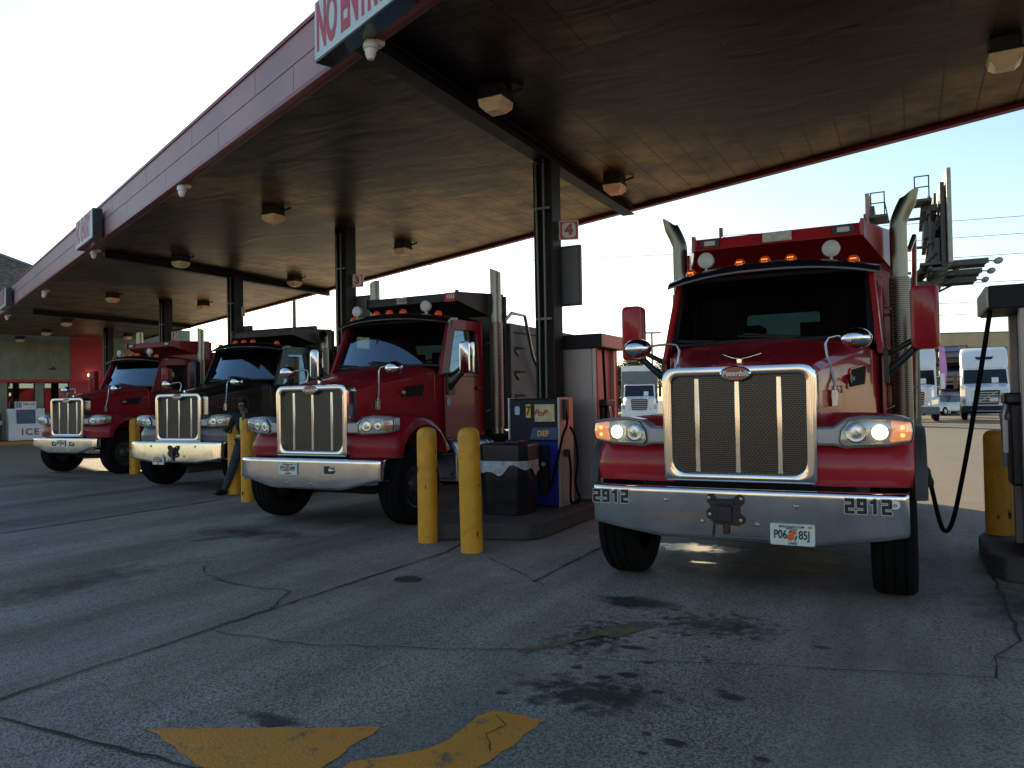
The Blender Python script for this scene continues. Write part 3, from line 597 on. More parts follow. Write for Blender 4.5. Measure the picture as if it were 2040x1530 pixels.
# tall dispenser: one behind the column, one at the right edge
def tall_dispenser(loc, label, flip):
    t = thing('tall_dispenser', label, 'fuel dispenser', loc, LANE, 'tall grey dispensers with black caps')
    k = flip                                               # +1: nozzle side faces +x
    g = G(); g.b2((-.42,0,0),(.30,.85,2.14)) if k > 0 else g.b2((-.18,0,0),(.42,.85,2.14)); g.obj('cabinet', M['pump_gray'], t, bevel=.012)
    g = G(); x0, x1 = (.30,.36) if k > 0 else (-.24,-.18)
    g.b2((x0,0,0),(x1,.10,2.14)); g.b2((x0,.72,0),(x1,.85,2.14)); g.obj('corner_post', M['pump_beige'] if k > 0 else M['pump_gray'], t, bevel=.006)
    if k > 0: g = G(); g.b2((.361,-.002,0),(.366,.03,2.14)); g.b2((.361,.82,0),(.366,.852,2.14)); g.obj('red_edge', M['store_red'], t, smooth=0)
    g = G(); g.b2((-.46,-.05,2.14),(.46,.92,2.34)); g.obj('cap', M['matte_black'], t, bevel=.008)
    g = G(); g.b2((.46 if k > 0 else -.485,-.04,2.15),(.485 if k > 0 else -.46,.91,2.335)); g.obj('cap_end', M['pump_gray'], t, bevel=.004)
    xs = .34*k if k > 0 else -.24
    g = G(); g.box((xs,.33,.95), (.14,.34,.72)); g.box((xs+.03*k,.33,1.36), (.16,.38,.1)); h = g.obj('nozzle_boot', M['black'], t, bevel=.02)
    g = G(); g.tube([(xs+.10*k,.30,.75),(xs+.11*k,.30,1.2),(xs+.08*k,.3,1.32)], .028, 8); g.box((xs+.10*k,.3,1.02),(.05,.07,.3)); g.obj('nozzle', M['silver'], h, bevel=.006)
    if k > 0: hose('hose', [(xs+.05,.2,2.14),(xs+.06,.2,1.8),(xs+.08,.2,1.2),(xs+.1,.2,.6),(xs+.16,.25,.15),(xs+.1,.35,.12),(xs+.1,.34,.5),(xs+.08,.31,.72)], .02, M['rubber'], t)
    return t
tall_dispenser(uw(-4.30,10.15,.2), 'tall grey dispenser with a black cap behind the column signed 4', 1)
tall_dispenser(uw(1.07,7.85,.2), 'tall pale dispenser with a black cap cut by the right edge', -1)
# fuel hose from the right dispenser into the first truck
fh = thing('fuel_hose', 'long black fuel hose hanging between right dispenser and red truck', 'hose', (0,0,0))
hose('tube', [uw(.64,8.05,2.36), uw(.53,8.25,1.6), uw(.42,8.45,.9), uw(.32,8.6,.38), uw(.25,8.63,.27), uw(.2,8.62,.4), uw(.14,8.58,.72), uw(.08,8.55,.95), uw(.0,8.52,1.06), uw(-.1,8.5,1.07)], .021, M['rubber'], fh, res=8)
g = G(); a, b = uw(.14,8.58,.70), uw(.09,8.555,.90); g.tube([a, a.lerp(b,.2), a.lerp(b,.5), a.lerp(b,.8), b], [.026,.042,.036,.044,.026], 10); g.obj('breakaway_valve', M['steel_dark'], fh)
# litter bin
bn = thing('litter_bin', 'black octagonal bin with clear liner hanging over its rim', 'litter bin', (-.05,9.78,.2), -R(22))
def octo(w, d, c, z): return [(-w+c,-d,z),(w-c,-d,z),(w,-d+c,z),(w,d-c,z),(w-c,d,z),(-w+c,d,z),(-w,d-c,z),(-w,-d+c,z)]
g = G(); rows = []
for z, k in ((0,.93),(.02,.95),(.19,.97),(.20,.985),(.42,.985),(.43,1.0),(.62,1.0)): rows.append(octo(.31*k,.28*k,.10,z))
g.grid(rows, True, True); g.obj('bin_body', M['black'], bn, bevel=.01)
g = G(); rows = []
for z, k in ((.66,1.05),(.70,1.06),(.86,1.06),(.88,1.0)): rows.append(octo(.31*k,.28*k,.10,z))
g.grid(rows, True, True); g.box((.12,-.02,.90),(.2,.36,.05)); g.obj('lid', M['black'], bn, bevel=.012)
g = G(); rows = []
for k in range(49):
    t = 2*PI*k/48; cx, sy = math.cos(t), math.sin(t); rr = 1/max(abs(cx)/.325, abs(sy)/.295, (abs(cx)+abs(sy))/.52)
    low = .55-.05*math.sin(3*t+1)-.035*math.sin(7*t); row = []
    for j in range(6):
        f = j/5; q = rr*(1+.012+.02*math.sin(9*t+j*1.7)*f+.012*math.sin(17*t+j)); row.append((cx*q, sy*q, .67*(1-f)+low*f))
    rows.append(row)
g.grid(rows); g.obj('liner', M['bag'], bn, smooth=60)

# ------------------------------------------------------------------ store at the far left
ST = thing('store_building', 'grey green store with a red corner panel and dark windows', 'building', (-24.2,37.0,0), R(39.7))
def wallbox(name, mat, rects, y0=0, y1=.25):
    g = G()
    for x0, z0, x1, z1 in rects: g.b2((x0,y0,z0),(x1,y1,z1))
    return g.obj(name, mat, ST, smooth=0)
wallbox('wall', M['stucco'], [(-6,3.06,2.57,6.2),(-6,0,-.11,2.92),(1.04,0,1.41,2.92),(2.52,0,2.57,2.92),(-.11,0,1.04,.75),(1.41,0,2.52,1.45),(4.02,0,8.4,5.8)])
g = G()
for x in (-3.3,-.35,1.05): g.b2((x,-.004,3.1),(x+.018,.0,6.2))
g.obj('wall_joint', M['far_gray'], ST, smooth=0)
wallbox('corner_panel', M['store_red'], [(2.57,0,4.02,6.2)], -.04, .25)
wallbox('band', M['store_red'], [(-6,2.92,4.0,3.06)], -.16, .0)
for x0, z0, x1, z1 in ((-.11,.75,1.04,2.92),(1.41,1.45,2.52,2.92)):
    g = G(); g.ring([(x0,.05,z0),(x1,.05,z0),(x1,.05,z1),(x0,.05,z1)], [(x0+.05,.05,z0+.05),(x1-.05,.05,z0+.05),(x1-.05,.05,z1-.05),(x0+.05,.05,z1-.05)], (0,.08,0)); w = g.obj('window', M['column'], ST, smooth=0)
    g = G(); g.b2((x0+.05,.09,z0+.05),(x1-.05,.1,z1-.05)); g.obj('pane', M['glass_shop'], w, smooth=0)
    g = G(); k = rnd.random()
    g.b2((x0+.25,.14,z0+.75),(x0+.42,.145,z0+1.0)); g.b2((x0+.5,.14,z0+.8),(x0+.68,.145,z0+1.15)); g.obj('notice', M['nameplate'], w, smooth=0)
g = G(); g.b2((-6,2.5,0),(4,2.6,4)); g.b2((-6,.3,0),(-5.9,2.5,4)); g.b2((-6,.25,3.0),(4,2.6,3.1)); g.b2((.1,1.2,0),(.9,1.6,1.5)); g.b2((1.5,1.4,0),(2.4,1.7,1.7)); g.obj('shop_interior', M['interior'], ST, smooth=0)
g = G(); g.ell((.06,.5,2.35),(.05,.05,.09)); g.obj('pendant_lamp', pbr('lamp_glow', (1,.8,.5), .5, emit=(1,.7,.35), estr=3), ST)
g = G(); rows = [[(-12,-2,6.3),(-12,6,10.1),(-12,14,6.3)],[(6.5,-2,6.3),(.1,6,10.1),(6.5,14,6.3)]]; g.grid(rows); g.add([(6.5,-2,6.3),(.1,6,10.1),(6.5,14,6.3)], [(0,1,2)]); g.b2((-12,-1.6,6.21),(6,13.6,6.28)); g.obj('roof', M['shingle'], ST, smooth=0)
g = G(); g.tube([(-12,6,10.13),(.1,6,10.13)], .1, 8); g.tube([(.1,6,10.13),(6.5,-2,6.33)], .1, 8); g.obj('roof_ridge', M['far_gray'], ST)
g = G(); g.b2((-6,-2.5,0),(9,0,.15)); o = g.obj('store_pavement', M['concrete'], None, bevel=.02); o.location = ST.location; o.rotation_euler = ST.rotation_euler; struct(o)
g = G(); g.b2((-6,-2.56,0),(9,-2.504,.152)); g.b2((-6,-2.504,.1505),(9,-2.36,.156)); o = g.obj('kerb_paint', worn_paint('kerb_yellow', (.5,.26,.04), .66)); o.location = ST.location; o.rotation_euler = ST.rotation_euler; struct(o)
def at_store(name, label, cat, x, y, z=.15):
    return thing(name, label, cat, Mx.Translation(ST.location) @ Mx.Rotation(R(39.7),4,'Z') @ V((x,y,z)), R(39.7))
wl = at_store('wall_lamp', 'lit twin lamp on the red corner panel of the store', 'lamp', 3.47, -.05, 3.3)
g = G(); g.b2((-.16,-.08,-.06),(.16,.0,.06)); g.obj('housing', M['white'], wl, bevel=.01)
g = G(); g.ell((-.09,-.12,0),(.065,.05,.065)); g.ell((.1,-.12,0),(.065,.05,.065)); g.obj('bulb', pbr('bulb', (1,.9,.7), .4, emit=(1,.85,.6), estr=7), wl)
an = at_store('wall_antenna', 'thin antenna rod on a dark bracket fixed to the store wall', 'antenna', 1.8, -.02, 3.55)
g = G(); g.b2((-.16,-.1,0),(.12,.0,.06)); g.b2((-.03,-.12,0),(.06,-.02,.14)); g.obj('bracket', M['black'], an); g = G(); g.tube([(0,-.08,.1),(-.14,-.06,.85)], .014, 6); g.obj('rod', M['gal'], an)
ic = at_store('ice_freezer', 'white outdoor ice freezer lettered ICE in front of the store window', 'ice freezer', .55, -.8)
g = G(); g.prism([(-.75,-.42,0),(-.75,-.42,.72),(-.75,-.14,1.5),(-.75,.4,1.5),(-.75,.4,0)], (1.5,0,0)); g.obj('cabinet', M['white'], ic, bevel=.02)
dv = V((0,.28,.78)).normalized(); nv = V((0,-.78,.28)).normalized()
g = G(); P = [V((x,-.42,.72))+dv*t+nv*.012 for x, t in ((-.42,.06),(.35,.06),(.35,.76),(-.42,.76))]; g.prism(P, nv*.02); dr = g.obj('door', pbr('freezer_door', (.10,.13,.17), .4, 0, .1, 3), ic, bevel=.006)
g = G(); P = V((-.38,-.42,.72))+dv*.4+nv*.05; g.tube([P, P+dv*.15], .02, 6); g.obj('handle', M['black'], dr)
text('ICE', .42, M['sign_red'], ic, (.12,-.423,.38), bold=.012, spacing=1.25)
g = G(); g.b2((-.45,-.06,1.5),(.42,.02,1.83)); g.obj('top_sign', M['white'], ic, bevel=.008); text("LEE'S ICE", .12, M['plate_ink'], ic, (.12,-.063,1.70), bold=.004)
g = G()
for k in range(4): g.b2((-.42+k*.065,-.064,1.53),(-.385+k*.065,-.061,1.8))
g.obj('sign_stripe', M['blue'], ic, smooth=0)
tb = at_store('litter_bin', 'brown bin with a white liner beside the ice freezer', 'litter bin', -.75, -1.2)
g = G(); g.lathe([(0,0),(.26,0),(.29,.05),(.3,.85),(.3,.9)], ax='z', n=24); g.obj('bin_body', M['bark'], tb)
g = G(); g.lathe([(.305,.75),(.33,.82),(.31,.95),(.28,.96)], ax='z', n=24); g.obj('liner', M['bag'], tb)
g = G(); g.b2((-.26,-.26,.95),(.26,.26,1.3)); g.obj('hood', M['black'], tb, bevel=.03)
# ------------------------------------------------------------------ dump trucks
HY = [.225,.29,.5,.8,1.1,1.4,1.70]; HW = [.585,.60,.635,.70,.78,.87,.96]; HT = [1.86,1.885,1.93,1.985,2.04,2.10,2.165]; HB = [.94,.95,1.02,1.08,1.14,1.18,1.2]
def lerp_at(y, T):
    for i in range(len(HY)-1):
        if y <= HY[i+1]:
            t = max(0, (y-HY[i])/(HY[i+1]-HY[i])); return T[i]+(T[i+1]-T[i])*t
    return T[-1]
def hood_side(y, z):
    w, zt, zb = lerp_at(y, HW), lerp_at(y, HT), lerp_at(y, HB)
    return w*1.0 if z > zt-.35 else w*(1+.03*(zt-.35-z)/max(.1, zt-.35-zb))
def xs(z): return 1.045 - (z-2.03)*.085            # cab side tumblehome
def sidepoly(pts, s, off=0): return [(s*(xs(z)+off), y, z) for y, z in pts]

def make_wheel(t, x, y, dual=False, front=True):
    g = G(); W = .165; o = 0
    prof = [(.30,-W*.8),(.40,-W),(.485,-W*.97),(.512,-W*.82),(.522,-W*.6),(.522,-W*.52),(.510,-W*.5),(.510,-W*.42),(.522,-W*.4),(.522,-W*.06),(.510,-W*.04),(.510,W*.04),(.522,W*.06),(.522,W*.4),(.510,W*.42),(.510,W*.5),(.522,W*.52),(.522,W*.6),(.512,W*.82),(.485,W*.97),(.40,W),(.30,W*.8)]
    g.lathe(prof, ax='x', n=48)
    if dual: g2 = [(v[0]-.35*(1 if x > 0 else -1), v[1], v[2]) for v in g.v]; g.add(g2, list(g.f))
    w = g.obj('wheel', M['rubber'], t, smooth=40); w.location = (x, y, .522)
    s = 1 if x > 0 else -1; d = .10*s if front else -.02*s
    g = G(); e = lambda h: s*h
    g.lathe([(.30,e(.125)),(.285,e(.12)),(.27,e(.06)),(.15,e(.075 if front else -.05)),(.14,e(.10 if front else -.02)),(.11,e(.13 if front else .0)),(.075,e(.15 if front else .06)),(0,e(.16 if front else .07))], ax='x', n=40); 
    for k in range(10):
        a = k*PI/5; g.tube([(s*.06,.18*math.cos(a),.18*math.sin(a)),(s*.12,.18*math.cos(a),.18*math.sin(a))], .016, 6)
    g.obj('rim', M['steel_dark'], w)
    return w

def dump_truck(pose, label, C):
    X, Y, ph = pose
    t = thing('dump_truck', label, 'dump truck', (X, Y, 0), -R(ph), 'dump trucks lined up under the canopy')
    P = M[C['paint']]; FP = M[C.get('fender', C['paint'])]; BP = M[C['body']]
    # chassis and dark things below
    g = G()
    for s in (-1, 1): g.b2((s*.40,.35,.72),(s*.48,7.4,.98))
    g.b2((-.75,.32,.60),(.75,.5,.94)); g.b2((-.55,.5,.62),(.55,1.6,1.55)); g.tube([(-.95,.78,.52),(-.5,.78,.42),(.5,.78,.42),(.95,.78,.52)], .06, 8)
    for y in (5.2, 6.55): g.tube([(-.9,y,.52),(.9,y,.52)], .09, 8); g.ell((0,y,.52),(.22,.25,.22))
    g.b2((-1.0,1.55,.85),(1.0,3.0,1.0)); g.b2((-.85,.30,.86),(.85,.42,.96)); g.obj('chassis', M['under'], t, bevel=.01)
    for x, y, dual, fr in ((-1.11,.78,0,1),(1.11,.78,0,1),(-1.03,5.2,1,0),(1.03,5.2,1,0),(-1.03,6.55,1,0),(1.03,6.55,1,0)): make_wheel(t, x, y, dual, fr)
    for s in (-1, 1):
        g = G(); g.b2((s*.74,7.05,.22),(s*1.2,7.065,1.0)); g.b2((s*.78,4.55,.35),(s*1.2,4.565,1.0)); g.obj('mud_flap', M['rubber'], t)
        g = G(); rows = []
        g.lathe([(0,-.62),(.29,-.62),(.32,-.59),(.325,-.5),(.325,.5),(.32,.59),(.29,.62),(0,.62)], (s*.93,2.42,.78), 'y', 32); k = g.obj('fuel_tank', M['satin'], t)
        for yy in (2.0, 2.84): g = G(); g.lathe([(.326,-.04),(.332,-.03),(.332,.03),(.326,.04)], (s*.93,yy,.78), 'y', 32); g.obj('tank_strap', M['chrome'], k)
        g = G(); g.b2((s*.95,1.75,.46),(s*1.24,2.3,.50)); g.b2((s*.95,1.75,.84),(s*1.24,2.3,.88)); g.b2((s*1.22,1.75,.46),(s*1.24,1.8,.88)); g.obj('step', M['satin'], t, bevel=.006)
    # hood
    g = G(); rows = []
    for y, w, zt, zb in zip(HY, HW, HT, HB):
        half = [(0,zt+.012),(.34*w,zt+.008),(.38*w,zt-.008),(.74*w,zt-.022),(.90*w,zt-.05),(.975*w,zt-.10),(w,zt-.20),(w,zt-.35),(w*1.03,zb)]
        rows.append([(-a,y,b) for a, b in reversed(half)] + [(a,y,b) for a, b in half[1:]])
    g.grid(rows); g.add([rows[0][i] for i in range(len(rows[0]))], [tuple(range(len(rows[0])))]); hood = g.obj('hood', P, t, smooth=50)
    hood.data.set_sharp_from_angle(angle=R(28))
    g = G()
    for s in (-1, 1): g.prism([(s*.02,.33,1.93),(s*.04,.38,1.94),(s*.11,.43,1.965),(s*.16,.42,1.97),(s*.12,.39,1.955),(s*.05,.32,1.93)], (0,0,.01))
    g.ell((0,.34,1.925),(.03,.06,.025)); g.b2((-.02,.28,1.89),(.02,.38,1.93)); g.obj('hood_ornament', M['chrome'], hood, bevel=.004)
    for s in (-1, 1):
        vp = [(1.02,1.66),(1.46,1.70),(1.52,1.90),(1.12,1.845)]; vp = rpoly(vp, .03, 3)
        A = [(s*(hood_side(y,z)+.012), y, z) for y, z in vp]; cy, cz = 1.28, 1.78
        B = [(s*(hood_side(cy+(y-cy)*.9,z)+.012), cy+(y-cy)*.9, cz+(z-cz)*.84) for y, z in vp]
        g = G(); g.ring(A, B, (-s*.03,0,0)); v = g.obj('side_vent', P, hood, bevel=.003)
        g = G(); g.prism([(p[0]-s*.006,p[1],p[2]) for p in B], (-s*.01,0,0))
        g.obj('vent_mesh', M['under'], v, smooth=0)
        g = G(); g.ell((s*(hood_side(1.1,1.76)+.02),1.10,1.755),(.012,.075,.042), 20, 8); g.obj('side_badge', M['badge_red'] if not C.get('lit') else M['silver'], v)
        if s > 0: text('Peterbilt', .05, M['decal_white'], hood, (hood_side(1.1,1.76)+.034,1.10,1.755), (PI/2,0,PI/2+R(14)), bold=.0012, shear=.25)
        g = G(); g.b2((s*.36,.55,HT[2]+.0),(s*.375,1.68,HT[2]+.004)) if 0 else None
    for s in (-1, 1):
        g = G(); rows = []
        for y in (.40,.7,1.0,1.3,1.60):
            x = .55*lerp_at(y,HW); z = lerp_at(y,HT)+.0005-.008-.014*(.55-.38)/.36; rows.append([(s*(x-.004),y,z+.003),(s*(x+.004),y,z+.003)])
        g.grid(rows); g.obj('hood_seam', M['under'], hood, smooth=0)
        g = G(); y = 1.50; x = hood_side(y,1.36); g.box((s*(x+.012),y,1.36), (.02,.05,.12)); g.tube([(s*(x+.02),y,1.43),(s*(x+.03),y,1.36),(s*(x+.02),y,1.29)], .008, 6); g.obj('hood_latch', M['black'], hood, bevel=.004)
    g = G(); g.grid([[(x,.300,lerp_at(.29,HT)+.012-(.02 if abs(x) > .3 else 0)),(x,.306,lerp_at(.29,HT)+.014-(.02 if abs(x) > .3 else 0))] for x in (-.42,-.2,0,.2,.42)]); g.obj('hood_seam', M['under'], hood, smooth=0)
    # fenders
    for s in (-1, 1):
        g = G(); rows = []
        for x, dy, dz in ((.55,-.08,0),(.74,-.075,0),(.93,-.06,-.003),(1.08,-.04,-.012),(1.19,-.01,-.03),(1.255,.03,-.06),(1.275,.07,-.10)):
            o = [(.30+dy,.905),(.28+dy,1.02),(.285+dy,1.13),(.36+dy,1.25),(.47+dy*.85,1.36),(.60+dy*.6,1.43),(.70+dy*.3,1.47),(.92,1.468),(1.12,1.42),(1.32,1.30),(1.48,1.13),(1.56,.95)]
            yf, yb = .335+dy, 1.45; inn = []
            for k in range(9):
                a = PI*k/8; inn.append(((yf+yb)/2+(yb-yf)/2*math.cos(a), .91+.40*math.sin(a)))
            rows.append([(s*x, y, z+(dz if i < 12 and z > 1.1 else 0)) for i, (y, z) in enumerate(o+inn)])
        g.grid(rows, True, True); f = g.obj('fender', FP, t, smooth=45)
        g = G(); rows = []
        for x, e in ((1.265,0),(1.335,.012),(1.352,.03),(1.352,.055),(1.265,.06)):
            r_ = []
            for k in range(15):
                a = PI*(-.04+1.08*k/14); r_.append((s*x, .90-(.60-e)*math.cos(a), .87+(.51-e)*math.sin(a)*.98))
            rows.append(r_)
        rows.append(rows[0]); g.grid(rows)
        if C.get('lit'): g.obj('flare', M['flare'], f, smooth=40)
    # grille
    y0, y1 = .10, .30
    n = 6
    outer = rpoly([(-.60,.925),(.60,.925),(.612,1.865),(-.612,1.865)], [.03,.03,.12,.12], n)
    inner = rpoly([(-.525,.99),(.525,.99),(.53,1.79),(-.53,1.79)], [.13,.13,.07,.07], n)
    mid = [(a[0]*.55+b[0]*.45, a[1]*.55+b[1]*.45) for a, b in zip(outer, inner)]
    g = G(); g.grid([xz(outer, y1), xz(outer, y0+.045), xz([(a*.992+0, 1.395+(b-1.395)*.99) for a, b in outer], y0+.012), xz(mid, y0), xz([(a*1.008, 1.39+(b-1.39)*1.01) for a, b in inner], y0+.012), xz(inner, y0+.05), xz(inner, y0+.10)], True); gr = g.obj('grille', M['chrome'], t, smooth=40)
    g = G(); g.prism(xz(rrect(-.55,.97,.55,1.81,.1), y0+.06), (0,.02,0)); g.obj('mesh_panel', M['grille'], gr, smooth=0)
    for x in (-.325, 0, .325):
        g = G(); g.prism([(x-.024,y0+.07,1.0),(x-.018,y0+.045,1.0),(x+.018,y0+.045,1.0),(x+.024,y0+.07,1.0)], (0,0,.77 if x else .74)); g.obj('grille_bar', M['chrome'], gr, bevel=.003)
    g = G(); rows = []
    for off, k in ((.05,1.0),(.012,1.0),(.0,.93),(-.004,.86)):
        rows.append([(.125*k*math.cos(a*PI/16), y0-.012+off, 1.80+.062*k*math.sin(a*PI/16)) for a in range(32)])
    g.grid(rows, True); 
    g.obj('badge_rim', M['chrome'], gr, smooth=50)
    g = G(); g.add([(.108*math.cos(a*PI/16), y0-.016, 1.80+.053*math.sin(a*PI/16)) for a in range(32)], [tuple(range(32))]); g.obj('badge', M['badge_red'], gr, smooth=0)
    text('Peterbilt', .060, M['decal_white'], gr, (0,y0-.019,1.80), (PI/2,0,0), bold=.0012, shear=.3, name='badge_lettering')
    # headlights
    al = R(9); LIT = C.get('lit')
    for s in (-1, 1):
        d = V((s*math.cos(al), math.sin(al), 0)); nn = V((s*math.sin(al), -math.cos(al), 0)); I = V((s*.605,.13,0))
        Q = lambda a, z, off=0: I + d*a + nn*off + V((0,0,z))
        bez = rpoly([(-.02,1.225),(.11,1.225),(.20,1.203),(.50,1.218),(.665,1.245),(.678,1.33),(.668,1.425),(.55,1.445),(.34,1.455),(.215,1.435),(.12,1.37),(-.02,1.365)], .028, 3)
        g = G(); g.prism([Q(a,z,0) for a, z in bez], nn*-.16); hl = g.obj('headlight', M['silver'], t, bevel=.022, smooth=50, seg=3)
        lens = rpoly([(.155,1.255),(.19,1.226),(.5,1.236),(.65,1.262),(.662,1.33),(.654,1.408),(.54,1.425),(.34,1.434),(.22,1.416),(.165,1.34)], .022, 3)
        g = G(); g.prism([Q(a,z,.001) for a, z in lens], nn*.004); g.obj('lamp_bowl', pbr('bowl', (.42,.40,.34), .3, .6, .2, 12) if 'bowl' not in bpy.data.materials else bpy.data.materials['bowl'], hl, smooth=0)
        lens2 = [(.41+(a-.41)*1.02, 1.327+(z-1.327)*1.05) for a, z in lens]
        g = G(); g.ring([Q(a,z,.0) for a, z in lens2], [Q(a,z,.0) for a, z in lens], nn*.02); g.obj('lens_seal', M['gloss_black'], hl, smooth=0)
        for a, z, r, m in ((.272,1.325,.078,'reflector'),(.435,1.328,.060,'lamp_lit' if LIT else 'reflector')):
            rows = []
            for rr, off in ((r,.014),(r*.95,.018),(r*.86,.008),(r*.55,.005),(r*.3,.009),(0.001,.012)):
                rows.append([Q(a+rr*math.cos(k*PI/14), z+rr*math.sin(k*PI/14), off) for k in range(28)])
            g = G(); g.grid(rows[:3], True); g.obj('lamp_ring', M['satin'], hl)
            g = G(); g.grid(rows[2:], True); g.obj('lamp', M[m], hl)
            if m == 'reflector':
                g = G(); g.ell(Q(a,z,.012), (.018,.014,.018), 12, 8); g.obj('bulb', M['white_lens'], hl)
        am = rpoly([(.50,1.25),(.645,1.272),(.655,1.33),(.648,1.40),(.51,1.415),(.525,1.335)], .012, 2)
        g = G(); g.prism([Q(a,z,.006) for a, z in am], nn*.012); ts = g.obj('turn_signal', M['turn_lit' if LIT else 'amber'], hl, bevel=.004)
        g = G()
        for zz in (1.305, 1.362):
            rr = .016; g.add([Q(.59+rr*math.cos(k*PI/8), zz+rr*math.sin(k*PI/8), .020) for k in range(16)], [tuple(range(16))])
        g.obj('signal_led', M['amber_led'] if LIT else M['decal_red'], hl, smooth=0)
        g = G(); rows = []
        c = (.41,1.327)
        for k, off in ((1.0,.012),(.97,.026),(.7,.036),(.3,.040),(.02,.041)): rows.append([Q(c[0]+(a-c[0])*k, c[1]+(z-c[1])*k, off) for a, z in lens])
        g.grid(rows, True); g.obj('lens_cover', M['glass_clear'], hl, smooth=60)
    # bumper
    b = C['bumper']; W = b['w']; zt = b['zt']; g = G(); rows = []
    tl = b.get('tilt', 0)
    def ring_at(x, y, zb): return [(p[0], p[1]-tl*(zt-p[2])/.4, p[2]) for p in ring_raw(x, y, zb)]
    def ring_raw(x, y, zb): return [(x,y+.16,zt-.006),(x,y+.06,zt),(x,y+.03,zt-.001),(x,y+.012,zt-.006),(x,y+.003,zt-.018),(x,y,zt-.032),(x,y,zt-.05),(x,y,zb+.04),(x,y+.001,zb+.022),(x,y+.008,zb+.008),(x,y+.025,zb),(x,y+.14,zb+.01)]
    st = [(-W-.004,.14,b['ze']),(-W,.06,b['ze']),(-W+.03,.028,b['ze']-.004),(-W+.2,.014,b['ze']-.035),(-b['xb']-.06,.006,b['zm']+.016),(-b['xb']+.05,.004,b['zm'])]
    for x, y, zb in st: rows.append(ring_at(x, y, zb))
    for k in range(1, 8): rows.append(ring_at(-b['xb']+.05+(2*b['xb']-.1)*k/8, .0+.004*abs(k-4)/4, b['zm']))
    for x, y, zb in reversed(st): rows.append(ring_at(-x, y, zb))
    g.grid(rows); bp = g.obj('bumper', M['bumper_chrome'], t, smooth=60)
    for x, z in b['bolts']: g = G(); g.lathe([(0,-.016),(.010,-.015),(.017,-.008),(.019,0)], (x,-.001-tl*(zt-z)/.4,z), 'y', 12); g.obj('bolt', M['satin'], bp)
    if b['tow'] == 'plate':
        x0, z0, k = b['towpos']; g = G()
        tp = rpoly([(-.135,.12),(-.09,.125),(-.06,.085),(.06,.09),(.10,.125),(.145,.115),(.15,.06),(.115,.02),(.12,-.02),(.155,-.05),(.15,-.10),(.10,-.125),(.03,-.12),(-.06,-.12),(-.10,-.10),(-.15,-.06),(-.15,-.01),(-.11,.02),(-.145,.06)], .02, 3)
        g.prism([(x0+a*k,-.02,z0+c*k) for a, c in tp], (0,.02,0)); g.box((x0,-.03,z0-.03*k), (.1*k,.05,.12*k)); g.box((x0-.01,-.045,z0+.06*k), (.16*k,.02,.03*k)); g.b2((x0-.02,-.03,z0-.19*k),(x0+.03,-.01,z0-.1*k)); g.tube([(x0-.09*k,-.025,z0-.08*k),(x0-.1*k,-.03,z0-.22*k)], .006, 6)
        hk = g.obj('tow_bracket', M['black'], bp, bevel=.005); hk.location.y = -tl*.55
        g = G()
        for a, c in ((-.125,.09),(.125,.09),(.12,-.08),(-.12,-.04)): g.lathe([(0,-.03),(.012,-.028),(.014,-.02)], (x0+a*k,0,z0+c*k), 'y', 10)
        g.obj('bracket_bolt', M['satin'], hk)
    elif b['tow'] == 'holes':
        for x in b['towx']:
            g = G(); g.prism(xz(rrect(x-.045,zt-.19,x+.045,zt-.09,.015), -.006), (0,.006,0)); g.obj('tow_hole', M['black'], bp, smooth=0)
            g = G(); g.ell((x+.085,-.02,zt-.145), (.035,.03,.045)); g.obj('tow_pin', M['satin'], bp)
    if b.get('number'):
        for x in (-W+.18, W-.27):                       # stencilled block digits with a white keyline
            dw, dh, gap = .044, .088, .083; x00 = x-1.5*gap
            SEG = {'2': [(0,1,1,1),(1,1,1,.55),(0,.5,1,.5),(0,.5,0,0),(0,0,1,0)], '9': [(0,.5,0,1),(0,1,1,1),(1,1,1,0),(0,.5,1,.5),(0,0,1,0)], '1': [(.1,.86,.6,1),(.6,1,.6,0)]}
            for mat, hw, yy in (('decal_white', .0165, -.003), ('decal_black', .0128, -.005)):
                g = G(); q = 0
                for n_, ch in enumerate(b['number']):
                    for ax0, az0, ax1, az1 in SEG[ch]:
                        p0 = V((x00+n_*gap+(ax0-.5)*dw, 0, zt-.095+(az0-.5)*dh)); p1 = V((x00+n_*gap+(ax1-.5)*dw, 0, zt-.095+(az1-.5)*dh)); dd = (p1-p0).normalized(); nn = V((-dd.z,0,dd.x))*hw; e = dd*hw; q += 1; y = yy-.00025*(q % 5)
                        c_ = e*.55; P_ = [p0-e+nn*.5,p0-c_+nn,p1+c_+nn,p1+e+nn*.5,p1+e-nn*.5,p1+c_-nn,p0-c_-nn,p0-e-nn*.5]
                        g.prism([(v.x, y, v.z) for v in P_], (0,.0012,0))
                g.obj('fleet_number', M[mat], bp, smooth=0)
        g = G(); g.prism([(W-.09+.032*math.cos(k*PI/12),-.004,zt-.075+.032*math.sin(k*PI/12)) for k in range(24)], (0,.004,0)); g.obj('round_sticker', M['decal_white'], bp, smooth=0)
        text('o', .05, M['decal_black'], bp, (W-.09,-.0085,zt-.075), name='sticker_print')
    # licence plate
    px, pz = b['plate']; ps = b.get('pscale', 1.0)
    g = G(); g.prism(xz(rrect(px-.155*ps,pz-.078*ps,px+.155*ps,pz+.078*ps,.014), -.02), (0,.012,0)); lp = g.obj('license_plate', M['plate_white'], t, bevel=.002); lp.location.y = -tl*(zt-pz+.07)/.4
    a, c = b['ptext']; text(a, .088*ps, M['plate_ink'], lp, (px-.083*ps,-.022,pz-.002), bold=.002, sx=.72, name='plate_lettering'); text(c, .088*ps, M['plate_ink'], lp, (px+.083*ps,-.022,pz-.002), bold=.002, sx=.72, name='plate_lettering')
